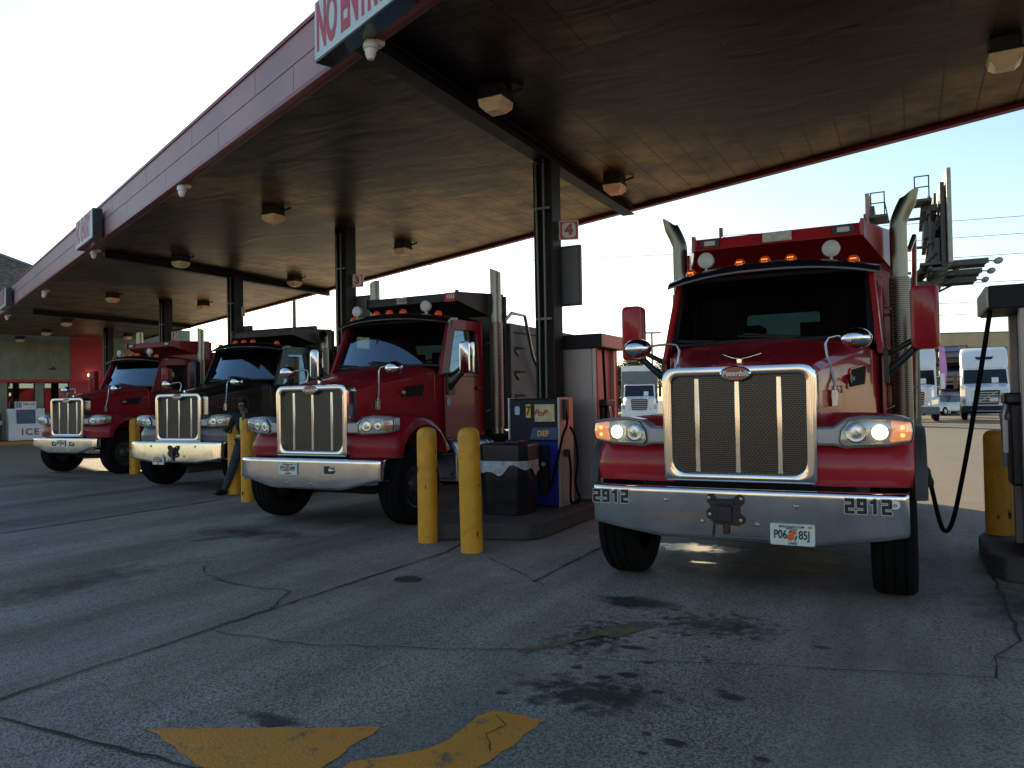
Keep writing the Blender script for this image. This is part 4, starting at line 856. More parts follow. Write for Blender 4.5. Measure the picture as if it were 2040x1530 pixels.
    text('MYFLORIDA.COM', .022*ps, M['plate_ink'], lp, (px-.005,-.022,pz+.058*ps), bold=.0006, name='plate_lettering'); text(b['county'], .026*ps, M['plate_ink'], lp, (px,-.022,pz-.062*ps), bold=.001, name='plate_lettering')
    g = G()
    for dx, dz, r in ((-.012,-.018,.026),(.012,.018,.020)): g.add([(px+(dx+r*math.cos(k*PI/10))*ps,-.0225-dz*.05,pz+(dz+r*math.sin(k*PI/10))*ps) for k in range(20)], [tuple(range(20))])
    g.obj('plate_oranges', M['orange'], lp, smooth=0)
    g = G()
    for poly in ([(-.03,.01),(-.01,.04),(.0,.03),(-.012,.012)],[(.012,-.05),(.03,-.03),(.035,.0),(.02,-.01)],[(-.045,.042),(.04,.038),(.03,.045),(-.04,.05)]): g.add([(px+q*ps,-.0215,pz+w*ps) for q, w in poly], [tuple(range(len(poly)))])
    g.obj('plate_leaf', M['plate_green'], lp, smooth=0)
    g = G(); g.b2((px+.108*ps,-.0225,pz+.05*ps),(px+.14*ps,-.0205,pz+.07*ps)); g.obj('plate_sticker', M['decal_yellow'], lp, smooth=0); text('23', .018*ps, M['decal_black'], lp, (px+.124*ps,-.0235,pz+.06*ps), name='plate_lettering')
    # cab
    g = G(); rows = []
    for z, k in ((1.0,.985),(1.25,1.0),(1.6,1.005),(1.9,1.0),(2.03,1.0)):
        w = 1.035*k; f = .955*k
        rows.append([(-f,1.66,z),(-w,2.0,z),(-w,3.0,z),(w,3.0,z),(w,2.0,z),(f,1.66,z)])
    g.grid(rows, True); g.add(rows[0], [tuple(range(6))])
    # rear wall with window
    ro = xz(rrect(-1.03,2.03,1.03,2.90,.05), 3.0); ri = xz(rrect(-.42,2.25,.42,2.58,.06), 3.0); g.ring(ro, ri, (0,-.04,0))
    for s in (-1, 1):
        op = rpoly([(1.69,2.0),(2.06,2.87),(3.0,2.89),(3.0,2.0)], [.02,.10,.06,.02], 4); ip = rpoly([(1.95,2.06),(2.18,2.70),(2.86,2.73),(2.86,2.05)], [.03,.08,.06,.04], 4)
        g.ring(sidepoly(op, s), sidepoly(ip, s), (-s*.05,0,0))
    # roof
    rows = []
    for y, dz in ((2.0,-.015),(2.06,.0),(2.3,.02),(2.7,.02),(2.95,.0),(3.0,-.03)):
        rows.append([(u*.965, y+(.10*u*u if y < 2.1 else 0), 2.975+dz-.075*abs(u)**2.6) for u in (-1,-.92,-.75,-.4,0,.4,.75,.92,1)])
    g.grid(rows)
    # cowl between hood and glass
    rows = []
    for k, (y, z) in enumerate(((1.66,2.155),(1.74,2.165),(1.80,2.12))):
        rows.append([(u*.965, y+.10*u*u*(k > 0), z-.02*u*u) for u in (-1,-.6,-.2,.2,.6,1)])
    g.grid(rows); cab = g.obj('cab', P, t, bevel=.012, smooth=45)
    # windshield
    def ws(u, v): return (u*(.985-.02*v), 1.70+.33*v+.13*abs(u)**2.2, 2.155+.735*v-.02*u*u)
    U = [-1+.2*k for k in range(11)]
    g = G(); g.grid([[ws(u, v) for u in U] for v in (0,.25,.5,.75,1)]); g.obj('windshield', M['glass'], cab, smooth=80)
    edge = [ws(u, -.02) for u in U]+[ws(1,v) for v in (.25,.5,.75)]+[ws(u,1.02) for u in reversed(U)]+[ws(-1,v) for v in (.75,.5,.25)]
    ein = [ws(u*.93, .05) for u in U]+[ws(.93,v) for v in (.25,.5,.75)]+[ws(u*.93,.96) for u in reversed(U)]+[ws(-.93,v) for v in (.75,.5,.25)]
    g = G(); g.ring([(a, y-.008, z) for a, y, z in edge], [(a, y-.008, z) for a, y, z in ein], (0,.005,0)); g.obj('windshield_seal', M['black'], cab)
    for s in (-1, 1):                                   # A-pillars
        g = G(); q = [ws(s*.985, v) for v in (-.05,.25,.5,.75,1.0)]; rows = []
        for k, p in enumerate(q):
            z = p[2]; rows.append([(p[0]+s*.0,p[1]-.01,z),(p[0]+s*.035,p[1]-.004,z),(s*(xs(max(z,2.03))+.004),p[1]+.12,z),(p[0]-s*.02,p[1]+.10,z)])
        g.grid(rows, True, True); g.obj('windshield_pillar', P, cab, bevel=.008, smooth=50)
        g = G(); ip = rpoly([(1.94,2.05),(2.175,2.71),(2.87,2.74),(2.87,2.04)], [.03,.08,.06,.04], 4); g.prism(sidepoly(ip, s, -.03), (-s*.006,0,0))
        if not (C.get('open_window') and s > 0): g.obj('side_window', M['glass'], cab, smooth=0)
        g = G(); dp = rpoly([(1.80,1.09),(2.93,1.09),(2.93,2.0),(1.80,2.0)], .04, 3)
        g.prism([(s*(1.035+.012+.005*math.sin((z-1)*3)), y, z) for y, z in dp], (-s*.02,0,0)); d_ = g.obj('door', P, t, bevel=.006)
        g = G(); g.b2((s*1.05,2.70,1.80),(s*1.085,2.88,1.85)); g.obj('door_handle', M['black'], d_, bevel=.008)
        if s > 0 and C.get('door_sticker'):
            g = G(); g.add([(s*1.056,1.88+.055*math.cos(k*PI/10),1.62+.055*math.sin(k*PI/10)) for k in range(20)], [tuple(range(20))]); g.obj('door_sticker', M['litter'], d_, smooth=0)
        # grab rail
        g = G(); g.tube([(s*1.02,3.06,2.55),(s*1.12,3.08,2.55),(s*1.14,3.08,2.5),(s*1.14,3.08,1.5),(s*1.02,3.06,1.45)], .016, 8); g.obj('grab_rail', M['satin'], cab)
    g = G(); g.prism(xz(rrect(-.44,2.23,.44,2.6,.06), 2.985), (0,-.006,0)); g.obj('rear_window', M['glass_dark'], cab, smooth=0)
    g = G(); g.b2((-.93,1.86,1.75),(.93,2.06,2.10)); g.b2((.2,2.0,1.95),(.75,2.12,2.13)); g.b2((-.95,1.9,1.05),(.95,2.98,1.2))
    for x in (-.45,.45): g.b2((x-.25,2.45,1.2),(x+.25,2.85,1.65)); g.b2((x-.24,2.75,1.6),(x+.24,2.9,2.42))
    g.b2((-.95,1.95,2.84),(.95,2.94,2.88)); g.ring(xz(rrect(-.99,1.2,.99,2.86,.04), 2.955), xz(rrect(-.40,2.27,.40,2.56,.05), 2.955), (0,-.02,0))
    for s in (-1, 1): g.b2((s*.985,1.85,1.1),(s*1.005,2.95,2.02)); g.b2((s*.93,2.88,2.0),(s*.955,2.95,2.85))
    g.obj('dashboard', M['interior'], cab, bevel=.03)
    g = G(); ra = Mx.Rotation(R(-35),3,'X'); g.tube([V((.45,2.22,2.1))+ra @ V((.21*math.cos(k*PI/12),0,.21*math.sin(k*PI/12))) for k in range(25)], .016, 6); g.obj('steering_wheel', M['black'], cab)
    g = G(); g.b2((-.75,1.90,2.10),(-.45,2.0,2.115)); g.obj('dash_paper', M['hivis'] if LIT else M['decal_white'], cab)
    for s in (-.45, .38):
        g = G(); a, c, e = V(ws(s,-.04))+V((0,-.03,0)), V(ws(s-.30,.06))+V((0,-.03,0)), V(ws(s-.66 if s > 0 else s-.5,.10))+V((0,-.03,0)); g.tube([a, c, e], .009, 6); g.tube([V(ws(s-.05,.05))+V((0,-.025,0)), V(ws(s-.6,.13))+V((0,-.025,0))], .010, 6); g.obj('wiper', M['black'], cab)
    # sun visor over the glass
    g = G(); rows = []
    for u in U:
        k = abs(u)**2.4; y = 1.78+.22*k; x = u*1.035
        rows.append([(x,y+.22,2.985-.10*k),(x,y+.04,2.975-.10*k),(x,y-.05,2.925-.09*k),(x,y-.075,2.885-.085*k),(x,y-.065,2.868-.085*k),(x,y-.04,2.885-.085*k),(x,y+.02,2.93-.10*k),(x,y+.2,2.95-.10*k)])
    g.grid(rows, True, True); vs = g.obj('sun_visor', M['gloss_black'], cab, smooth=50)
    g = G(); rows = [[r_[3], r_[4]] for r_ in rows]; g.grid([[(p[0]*1.002,p[1]-.004,p[2]) for p in r_] for r_ in rows]); g.obj('visor_edge', M['chrome' if not LIT else 'silver'], cab)
    for x in (-.80,-.27,-.02,.23,.80):
        zz = 2.985-.10*abs(x/1.035)**2.4; yy = 1.93+.2*abs(x/1.035)**2.4
        g = G(); g.lathe([(.055,-.012),(.06,0),(.056,.02),(.045,.045),(.025,.06),(0,.065)], (x,yy,zz), 'z', 20)
        ml = g.obj('marker_light', M['marker'], cab)
        if LIT:
            g = G()
            for k in range(4): g.ell((x-.024+.016*k,yy-.056,zz+.022), (.005,.004,.004), 8, 6)
            g.obj('marker_led', M['amber_led'], cab)
    for x in C.get('beacons', ()):
        g = G(); g.lathe([(0,-.022),(.07,-.02),(.083,-.012),(.086,.0),(.08,.05),(.04,.09),(0,.1)], (x,2.02,3.075), 'y', 28); g.b2((x-.012,2.02,2.95),(x+.012,2.07,3.05)); g.obj('work_lamp', M['white_lens'], cab)
    # mirrors
    for s in (-1, 1):
        mm = M[C['mirror']]; g = G(); ms = C.get('ms', 1.0); cx, cy, cz = s*1.40, 1.85, 2.32; rows = []
        for y, k in ((-.075,.80),(-.07,.92),(-.05,.98),(0,1.0),(.05,1.0),(.06,.96)):
            rows.append([(cx+a*k*ms, cy+y, cz-.1*(1-ms)*3+c*ms*(.96+.04*k)) for a, c in rrect(-.12,-.295,.12,.295,.06,5)])
        g.grid(rows, True, True); mr = g.obj('mirror', mm, t, smooth=50)
        g = G(); g.prism(xz(rrect(cx-.105*ms,cz-.1*(1-ms)*3-.27*ms,cx+.105*ms,cz-.1*(1-ms)*3+.27*ms,.05), cy+.062), (0,.004,0)); g.obj('mirror_glass', M['chrome'], mr, smooth=0)
        g = G(); g.tube([(s*1.05,1.9,1.80),(s*1.2,1.87,1.93),(s*1.34,1.86,2.07)], [.045,.035,.035], 8); g.tube([(s*1.05,1.9,1.98),(s*1.2,1.87,2.06),(s*1.34,1.86,2.14)], .028, 8); g.b2((s*1.04,1.82,1.72),(s*1.09,2.02,2.04)); g.b2((s*1.30,1.80,2.02),(s*1.36,1.9,2.2)); g.obj('mirror_arm', M['black'], mr, bevel=.008)
        sx_, sy, sz = ((1.03 if s < 0 else .86)*s, .80, 2.085)
        g = G(); rows = []
        for y, k in ((.03,1.0),(.0,1.0),(-.03,.97),(-.06,.86),(-.085,.62),(-.098,.3),(-.1,.02)): rows.append([(sx_+.128*k*math.cos(a*PI/14), sy+y, sz+.094*k*math.sin(a*PI/14)) for a in range(28)])
        g.grid(rows, True, True); sm = g.obj('spot_mirror', M['chrome'], t, smooth=50)
        bx = s*(hood_side(.66,1.6)+.03)
        g = G(); g.tube([(bx,.64,1.62),(bx,.66,1.70),(bx-s*.06,.76,1.95),(bx-s*.075,.78,2.05),(bx-s*.05,.79,2.10),(bx+s*.02,.80,2.115),(sx_-s*.06,.81,2.10)], .013, 8); g.box((bx,.64,1.59), (.05,.06,.14)); g.obj('mirror_stalk', M['satin'], sm, bevel=.004)
    # exhaust stacks
    for s in (-1, 1):
        x, y = s*1.20, 3.13; k = C['stack']
        if k == 'elbow': pts = [(x,y,1.1),(x,y,2.9),(x,y,3.46),(x+s*.008,y,3.50),(x+s*.03,y,3.56),(x+s*.06,y,3.63),(x+s*.10,y,3.71),(x+s*.13,y,3.78)]
        elif k == 'curve': pts = [(x,y,1.1),(x,y,2.9),(x,y,3.0),(x+s*.012,y-.03,3.08),(x+s*.045,y-.09,3.15),(x+s*.09,y-.15,3.18)]
        else: pts = [(x,y,1.1),(x,y,2.9),(x,y,3.72)]
        g = G(); g.tube(pts, .088, 20, caps=False)
        if k != 'curve':                                 # mitred tip
            for i in range(20):
                v = V(g.v[-20+i]); g.v[-20+i] = tuple(v + V((0,0,(.10 if k == 'elbow' else .05)*((v.x-pts[-1][0])*s*(1.2 if k == 'elbow' else -.9)/.088*.8 - (v.y-pts[-1][1])/.088*.2))))
        sk = g.obj('exhaust_stack', M['stack'], t, smooth=50)
        g = G(); rows = []
        for z in (1.2, 2.88):
            rows.append([(x+.104*math.cos(a)*1, y+.104*math.sin(a), z) for a in [PI*(-1.15+1.3*j/14) for j in range(15)]])
        g.grid(rows); g.obj('heat_shield', M['shield'], sk, smooth=80)
    # dump body
    B = C['lip']; zl, zb = B['z'], B['z']-.13; sh = B['side']
    g = G(); g.b2((-1.2,3.46,1.2),(1.2,3.52,zl+.02)); g.b2((-1.2,3.46,1.15),(1.2,7.6,1.25))
    for s in (-1, 1):
        g.b2((s*1.16,3.5,1.22),(s*1.22,7.6,sh)); g.b2((s*1.14,3.5,sh-.14),(s*1.26,7.62,sh)); g.b2((s*1.16,3.5,1.22),(s*1.27,3.62,sh)); g.b2((s*1.16,7.45,1.0),(s*1.27,7.62,sh+.05)); g.b2((s*1.15,3.5,1.18),(s*1.26,7.6,1.34))
        for y in (4.9, 6.2): g.b2((s*1.22,y-.05,1.3),(s*1.265,y+.05,sh-.1))
    g.b2((-1.16,7.55,1.2),(1.16,7.62,sh-.05)); body = g.obj('dump_body', BP, t, bevel=.01, smooth=0)
    g = G(); g.add([(-.87,2.48,zl),(.87,2.48,zl),(1.16,3.46,zl+.05),(-1.16,3.46,zl+.05),(-.87,2.50,zl-.02),(.87,2.50,zl-.02),(1.16,3.46,zl+.02),(-1.16,3.46,zl+.02)], [(0,1,2,3),(7,6,5,4)])
    g.prism([(-.88,2.46,zb),(.88,2.46,zb),(.87,2.49,zl),(-.87,2.49,zl)], (0,.02,.0))
    g.prism([(-.86,2.48,zb),(.86,2.48,zb),(1.1,3.46,zb-.16),(-1.1,3.46,zb-.16)], (0,0,.02))
    for s in (-1, 1): g.prism([(s*.87,2.47,zb),(s*.87,2.47,zl+.01),(s*1.17,3.46,zl+.055),(s*1.17,3.46,zb-.30)], (-s*.03,0,0)); g.b2((s*.85,2.44,zb-.01),(s*.89,2.5,zl+.035))
    cg = g.obj('cab_guard', M[C.get('guard', C['body'])], body, bevel=.004, smooth=0)
    for s in (-1, 1):
        if B.get('lamps'):
            g = G(); g.prism(xz(rrect(s*.69-.105,zb+.025,s*.69+.105,zb+.115,.04), 2.452), (0,.012,0)); g.obj('lamp_surround', M['black'], body)
            g = G(); g.prism(xz(rrect(s*.69-.06,zb+.045,s*.69+.06,zb+.095,.008), 2.445), (0,.012,0)); g.obj('guard_lamp', M['white_lens'], body)
        # tarp arm
        if C.get('tarp'):
            pts = C['tarp']; g = G(); g.tube([(s*a, y, z) for a, y, z in pts], .03, 10); g.obj('tarp_arm', M['satin'], body)
        for k in range(4):
            z = 2.5-.4*k; g = G(); g.prism([(s*1.22,3.66,z),(s*1.22,4.05,z),(s*1.36,3.86,z-.02)], (0,0,.02)); g.prism([(s*1.225,3.66,z),(s*1.225,4.0,z),(s*1.225,3.86,z-.14)], (s*.02,0,0))
            g.obj('body_step', M['black'], body, smooth=0)
    if B.get('tarp_roll'): g = G(); g.tube([(-1.0,3.1,zl+.06),(1.0,3.1,zl+.06)], .06, 10); g.obj('tarp_roll', M['black'], body)
    if B.get('name') is not None:
        x0, w = B['namepos']; g = G(); g.b2((x0-w/2,2.452,zb+.02),(x0+w/2,2.462,zl-.005)); g.obj('nameplate', M['nameplate'], body)
        if B['name']: text(B['name'], .085, M['decal_black'], body, (x0,2.449,(zb+zl)/2), bold=.002)
    if B.get('num'):
        g = G(); g.b2((.66,2.45,zb-.01),(.87,2.46,zl)); g.obj('number_plate', M['decal_red'], body); text(B['num'], .085, M['decal_white'], body, (.765,2.446,(zb+zl)/2), bold=.002, sx=.9)
    if C.get('decal'):
        g = G(); A = [(hood_side(y,z)+.014,y,z) for y, z in ((.5,1.58),(1.0,1.58),(1.0,1.76),(.5,1.76))]; A2 = [(p[0],.75+(p[1]-.75)*.97,1.67+(p[2]-1.67)*.93) for p in A]; g.ring(A, A2, (.002,0,0)); g.obj('decal_border', M['decal_red'], hood, smooth=0)
    if LIT:
        text('567', .09, M['silver'], hood, (hood_side(.86,1.66)+.016,.86,1.66), (PI/2,0,PI/2+R(14)), bold=.003, name='hood_emblem')
    return t

BIG = dict(w=1.22, zt=.885, ze=.565, zm=.47, xb=.66, tow='plate', towpos=(-.08,.72,1.0), bolts=[(-.56,.78),(-.26,.62),(.16,.615),(.45,.77)], number='2912', plate=(.42,.553), pscale=1.04, ptext=('P06','85J'), county='LAKE')
dump_truck((1.752,6.09,26.9), 'large red dump truck numbered 2912 with lit headlights nearest the camera',
  dict(paint='red', body='red', bumper=BIG, lit=True, stack='elbow', mirror='red', beacons=(-.64,.60), lip=dict(z=3.40, side=3.05, lamps=True, name='', namepos=(.03,.30)), tarp=[(1.3,3.62,3.25),(1.36,3.7,3.42),(1.36,3.9,3.3),(1.34,5.3,1.3)]))
dump_truck((-2.73,10.10,27.0), 'red dump truck numbered 1523 behind the close pair of yellow bollards',
  dict(paint='red_dark', body='body_steel', guard='body_black', stack='mitre', mirror='chrome', ms=.78, beacons=(-.72,.58), door_sticker=True,
    bumper=dict(tilt=.011, w=1.19, zt=.90, ze=.63, zm=.50, xb=.60, tow='holes', towx=(.36,), bolts=[(-.31,.58),(.1,.575)], plate=(-.28,.765), ptext=('P22','49F'), county='ORANGE'),
    lip=dict(z=3.32, side=2.90, name='ROGERS', namepos=(-.16,.2), num='1523'), tarp=[(1.24,3.4,2.95),(1.34,3.42,3.05),(1.34,3.9,3.05),(1.33,4.2,2.4),(1.33,4.9,1.6)]))
dump_truck((-6.62,14.98,24.5), 'black dump truck with grey fenders second from the left',
  dict(paint='black_paint', fender='gray_paint', body='body_black', stack='curve', mirror='black', decal=True,
    bumper=dict(tilt=.022, w=1.21, zt=.93, ze=.60, zm=.52, xb=.68, tow='plate', towpos=(.02,.74,.95), bolts=[(-.6,.84),(.58,.84),(-.25,.66),(.3,.65)], plate=(-.36,.56), ptext=('P27','80L'), county='LAKE'),
    lip=dict(z=3.28, side=2.95, tarp_roll=True), tarp=None))
dump_truck((-10.9,18.6,25.5), 'farthest red dump truck with an open dark cab window near the store',
  dict(paint='red_dark', body='red_dark', stack='mitre', mirror='red_dark', beacons=(-.60,.55), open_window=True,
    bumper=dict(tilt=.012, w=1.18, zt=.90, ze=.68, zm=.53, xb=.55, tow='holes', towx=(-.34,.30), bolts=[(-.25,.57),(.25,.57)], plate=(-.03,.775), ptext=('P57','95N'), county='LAKE'),
    lip=dict(z=3.36, side=3.1, lamps=True), tarp=None))
# ------------------------------------------------------------------ person between the bollards
def skin_body(name, J, E_, mat, parent, root=0, sub=2, smooth=True):
    ks = list(J); me = bpy.data.meshes.new(name); me.from_pydata([J[k][0] for k in ks], [(ks.index(a), ks.index(b)) for a, b in E_], [])
    o = bpy.data.objects.new(name, me); COL.objects.link(o); o.parent = parent
    o.modifiers.new('Skin', 'SKIN').use_smooth_shade = True
    if not me.skin_vertices: 
        bm = bmesh.new(); bm.from_mesh(me); bm.verts.layers.skin.verify(); bm.to_mesh(me); bm.free()
    for i, k in enumerate(ks):
        r = J[k][1]; r = r if isinstance(r, tuple) else (r, r); me.skin_vertices[0].data[i].radius = r; me.skin_vertices[0].data[i].use_root = (i == root)
    m = o.modifiers.new('Sub', 'SUBSURF'); m.levels = m.render_levels = sub; me.materials.append(mat); return o
pr = thing('person', 'person in dark clothes with green reflective strips leaning between two bollards', 'person', (-4.86,14.02,0))
J = dict(pelvis=((0,0,.98),(.15,.11)), waist=((-.01,.01,1.12),(.14,.10)), chest=((-.02,0,1.32),(.17,.11)), neck=((-.03,-.02,1.49),.055), jaw=((-.045,-.05,1.57),(.06,.07)), head=((-.045,-.045,1.66),(.075,.09)), crown=((-.045,-.03,1.73),(.06,.07)),
  nose=((-.05,-.145,1.62),.012), hipL=((-.10,-.02,.92),.09), kneeL=((-.21,-.13,.50),.06), ankL=((-.38,-.04,.10),.04), toeL=((-.47,-.18,.045),.035), hipR=((.10,.02,.92),.09), kneeR=((.09,-.04,.50),.06), ankR=((.07,.06,.10),.04), toeR=((.03,-.12,.045),.035),
  shL=((-.20,0,1.42),.06), elL=((-.31,-.02,1.14),.045), wrL=((-.29,-.22,1.20),.03), pmL=((-.285,-.28,1.215),(.04,.018)), shR=((.17,0,1.42),.06), elR=((.27,.05,1.13),.045), wrR=((.17,-.14,1.0),.03), pmR=((.14,-.19,.97),(.04,.018)))
E_ = [('pelvis','waist'),('waist','chest'),('chest','neck'),('neck','jaw'),('jaw','head'),('head','crown'),('head','nose'),('pelvis','hipL'),('hipL','kneeL'),('kneeL','ankL'),('ankL','toeL'),('pelvis','hipR'),('hipR','kneeR'),('kneeR','ankR'),('ankR','toeR'),('chest','shL'),('shL','elL'),('elL','wrL'),('wrL','pmL'),('chest','shR'),('shR','elR'),('elR','wrR'),('wrR','pmR')]
for sd in 'LR':
    p = V(J['pm'+sd][0]); d = (p-V(J['wr'+sd][0])).normalized(); q = d.cross(V((0,0,1))).normalized(); up = q.cross(d)
    for i, (off, ln) in enumerate(((-.03,.05),(-.01,.065),(.01,.07),(.03,.06))):
        a, b = 'f%d%s' % (i, sd), 'g%d%s' % (i, sd); J[a] = (p+d*ln*.6+q*off, .009); J[b] = (p+d*ln-up*.03+q*off, .008); E_ += [('pm'+sd, a), (a, b)]
    J['t0'+sd] = (p+q*-.045-d*.005, .011); J['t1'+sd] = (p+q*-.055+d*.035, .009); E_ += [('pm'+sd,'t0'+sd), ('t0'+sd,'t1'+sd)]
body = skin_body('body', J, E_, M['skin'], pr)
def sub_of(ks, grow): return {k: (J[k][0], tuple(x+grow for x in (J[k][1] if isinstance(J[k][1], tuple) else (J[k][1],)*2))) for k in ks}
tk = ['pelvis','hipL','kneeL','ankL','hipR','kneeR','ankR']; skin_body('trousers', sub_of(tk, .02), [e for e in E_ if e[0] in tk and e[1] in tk], M['jeans'], pr)
jk = ['waist','chest','shL','elL','wrL','shR','elR','wrR']; jd = sub_of(jk, .02); jd['waist'] = ((0,0,1.02),(.165,.13)); jd['collar'] = ((-.03,-.01,1.46),(.075,.07)); jacket = skin_body('jacket', jd, [e for e in E_ if e[0] in jk and e[1] in jk]+[('chest','collar')], M['cloth_black'], pr)
for sd in 'LR':
    g = G(); a, b = V(J['ank'+sd][0]), V(J['toe'+sd][0]); g.ell((a+b)/2-V((0,0,.02)), (.055,.15,.06), 16, 8, Mx.Rotation(math.atan2(-(b-a).x, (b-a).y), 3, 'Z')); g.obj('shoe', M['black'], pr)
g = G(); g.ell((-.045,-.02,1.66), (.10,.105,.13)); g.prism([(-.11,-.11,1.72),(.02,-.11,1.72),(.01,-.20,1.70),(-.10,-.20,1.70)], (0,0,.012)); g.obj('hood', M['cloth_black'], pr)
for s in (-1, 1):
    g = G(); g.ell((-.045+s*.028,-.128,1.645), (.012,.008,.008), 10, 6); g.obj('eye', M['decal_white'], pr)
g = G()
for r0, r1, z0, z1 in ((.195,.192,1.04,1.08),): 
    g.grid([[(-.005+.178*math.cos(k*PI/16),.145*math.sin(k*PI/16),z) for k in range(33)] for z in (1.045,1.085)])
g.obj('reflective_band', M['hivis'], jacket)
g = G(); g.grid([[(-.06,-.14,1.1),(-.02,-.145,1.1)],[(-.07,-.15,1.25),(-.03,-.155,1.25)],[(-.07,-.13,1.4),(-.03,-.135,1.4)]]); g.obj('reflective_strip', M['hivis'], jacket)
g = G(); a, b = V(J['elL'][0]), V(J['wrL'][0]); c = a.lerp(b, .6); g.tube([c, c+(b-a).normalized()*.05], .064, 14, False); g.obj('reflective_cuff', M['hivis'], jacket)

# ------------------------------------------------------------------ the yard behind
def far_wheel(t, x, y, r=.5, w=.28):
    g = G(); g.lathe([(r*.55,-w/2),(r*.9,-w/2),(r,-w*.35),(r,w*.35),(r*.9,w/2),(r*.55,w/2)], ax='x', n=24); o = g.obj('wheel', M['rubber'], t); o.location = (x,y,r)
    g = G(); s = 1 if x > 0 else -1; g.lathe([(r*.56,s*w*.45),(r*.3,s*w*.2),(0,s*w*.3)], ax='x', n=20); g.obj('rim', M['satin'], o)
def semi(loc, rz, label, style):
    t = thing('semi_truck' if style < 2 else 'box_truck', label, 'truck', loc, rz, 'white trucks parked across the yard')
    W = 1.22; wt = M['far_white']
    if style < 2: hw, hz, hy = (.85 if style == 0 else 1.0), 1.95, 1.5
    else: hw, hz, hy = .95, 1.75, .95
    g = G(); g.grid([[(-hw,.05,.75),(hw,.05,.75),(hw,.05,hz-.28),(hw*.9,.05,hz-.18),(-hw*.9,.05,hz-.18),(-hw,.05,hz-.28)], [(-hw-.2,hy,.75),(hw+.2,hy,.75),(hw+.18,hy,hz-.1),(hw,hy,hz+.05),(-hw,hy,hz+.05),(-hw-.18,hy,hz-.1)]], True, True); g.obj('hood', wt, t, bevel=.05)
    for s in (-1, 1):
        g = G(); rows = []
        for x in (.80, 1.05, W):
            rows.append([(s*x,.1+(x-.8)*.4,.6),(s*x,.06+(x-.8)*.4,1.15),(s*x,.5,1.3),(s*x,1.1,1.3),(s*x,1.6,1.0),(s*x,1.6,.8),(s*x,1.2,1.1),(s*x,.7,1.12),(s*x,.42+(x-.8)*.2,.7)])
        g.grid(rows, True, True); g.obj('fender', wt, t, bevel=.03)
        g = G(); pl = rpoly([(.62,.86),(1.14,.92),(1.16,1.18),(.8,1.12)], .05, 3); g.prism([(s*a,.03+.35*max(0,a-.7),b) for a, b in pl], (0,.05,0)); g.obj('headlight', M['reflector'] if style == 0 else M['silver'], t)
        g = G(); g.box((s*1.42,1.95,2.15), (.2,.14,.85)); g.tube([(s*1.1,2.0,2.4),(s*1.4,1.95,2.45)], .03, 6); g.tube([(s*1.1,2.0,1.85),(s*1.4,1.95,1.85)], .03, 6); g.obj('mirror', M['gloss_black'] if style else wt, t, bevel=.03)
        far_wheel(t, s*1.05, 1.05); far_wheel(t, s*1.0, 5.2)
    gp = rpoly([(-.52,.85),(.52,.85),(.60,1.62),(-.60,1.62)], .1, 4)
    g = G(); g.ring(xz(gp, .0), xz([(a*.92, 1.24+(b-1.24)*.92) for a, b in gp], .0), (0,.08,0)); gr = g.obj('grille', M['chrome'] if style != 1 else M['gloss_black'], t)
    g = G(); g.prism(xz(gp, .04), (0,.02,0)); g.obj('grille_back', M['black'], gr)
    g = G()
    for k in range(5): g.b2((-.5,.01,.95+.13*k),(.5,.05,1.0+.13*k))
    if style == 1: g.prism([(-.5,.0,.95),(-.42,.0,.95),(.5,.0,1.55),(.42,.0,1.55)], (0,.02,0))
    g.obj('grille_slat', M['silver'], gr)
    g = G(); g.b2((-W,-.12,.38),(W,.25,.78)); g.obj('bumper', M['far_gray'] if style == 0 else M['navy'] if style == 1 else wt, t, bevel=.08, seg=3)
    if style == 1:
        g = G(); g.tube([(-.75,-.16,.5),(-.75,-.18,.78),(.75,-.18,.78),(.75,-.16,.5)], .03, 8); g.tube([(-.75,-.16,.5),(.75,-.16,.5)], .03, 8); g.obj('bumper_guard', M['chrome'], t)
        g = G(); g.b2((.1,-.02,1.02),(.5,.0,1.2)); g.obj('license_plate', M['plate_white'], t)
    cz, cw = (2.85, 1.13) if style < 2 else (2.62, 1.08); z0 = hz-.05
    g = G(); g.grid([[(-cw,hy,1.0),(cw,hy,1.0),(cw,3.1,1.0),(-cw,3.1,1.0)],[(-cw,hy,z0),(cw,hy,z0),(cw,3.1,z0),(-cw,3.1,z0)],[(-cw*.95,hy+.45,cz),(cw*.95,hy+.45,cz),(cw,3.1,cz),(-cw,3.1,cz)]], True, True); g.obj('cab', wt, t, bevel=.06)
    g = G(); q = [(-cw*.92,hy+.05,z0+.06),(cw*.92,hy+.05,z0+.06),(cw*.88,hy+.40,cz-.08),(-cw*.88,hy+.40,cz-.08)]; g.prism([(a,b-.03,c) for a, b, c in q], (0,.012,0)); wsd = g.obj('windshield', M['gloss_black'], t)
    g = G(); g.b2((.3,hy+.1,z0+.12),(.62,hy+.12,z0+.42)); o = g.obj('paper_sign', M['decal_white'], wsd); o.location.y = -.05
    if style < 2:
        rows = []
        for z, yf, k in ((cz-.02,hy+.42,.97),(cz+.35,hy+.55,1.0),(3.75,hy+1.0,1.0),(4.05,hy+1.7,.95),(4.1,5,.9)): rows.append([(-cw*k,yf+.15,z),(-cw*k*.8,yf,z),(cw*k*.8,yf,z),(cw*k,yf+.15,z),(cw*k,5.2,z),(-cw*k,5.2,z)])
        g = G(); g.grid(rows, True, True); g.b2((-cw,2.9,1.0),(cw,5.2,3.0)); g.obj('sleeper', wt, t, bevel=.05)
        if style == 1: g = G(); g.prism([(-.35,hy+.62,3.35),(.35,hy+.62,3.35),(.45,hy+.70,3.5),(-.45,hy+.70,3.5)], (0,.05,0)); g.obj('roof_window', M['gloss_black'], t)
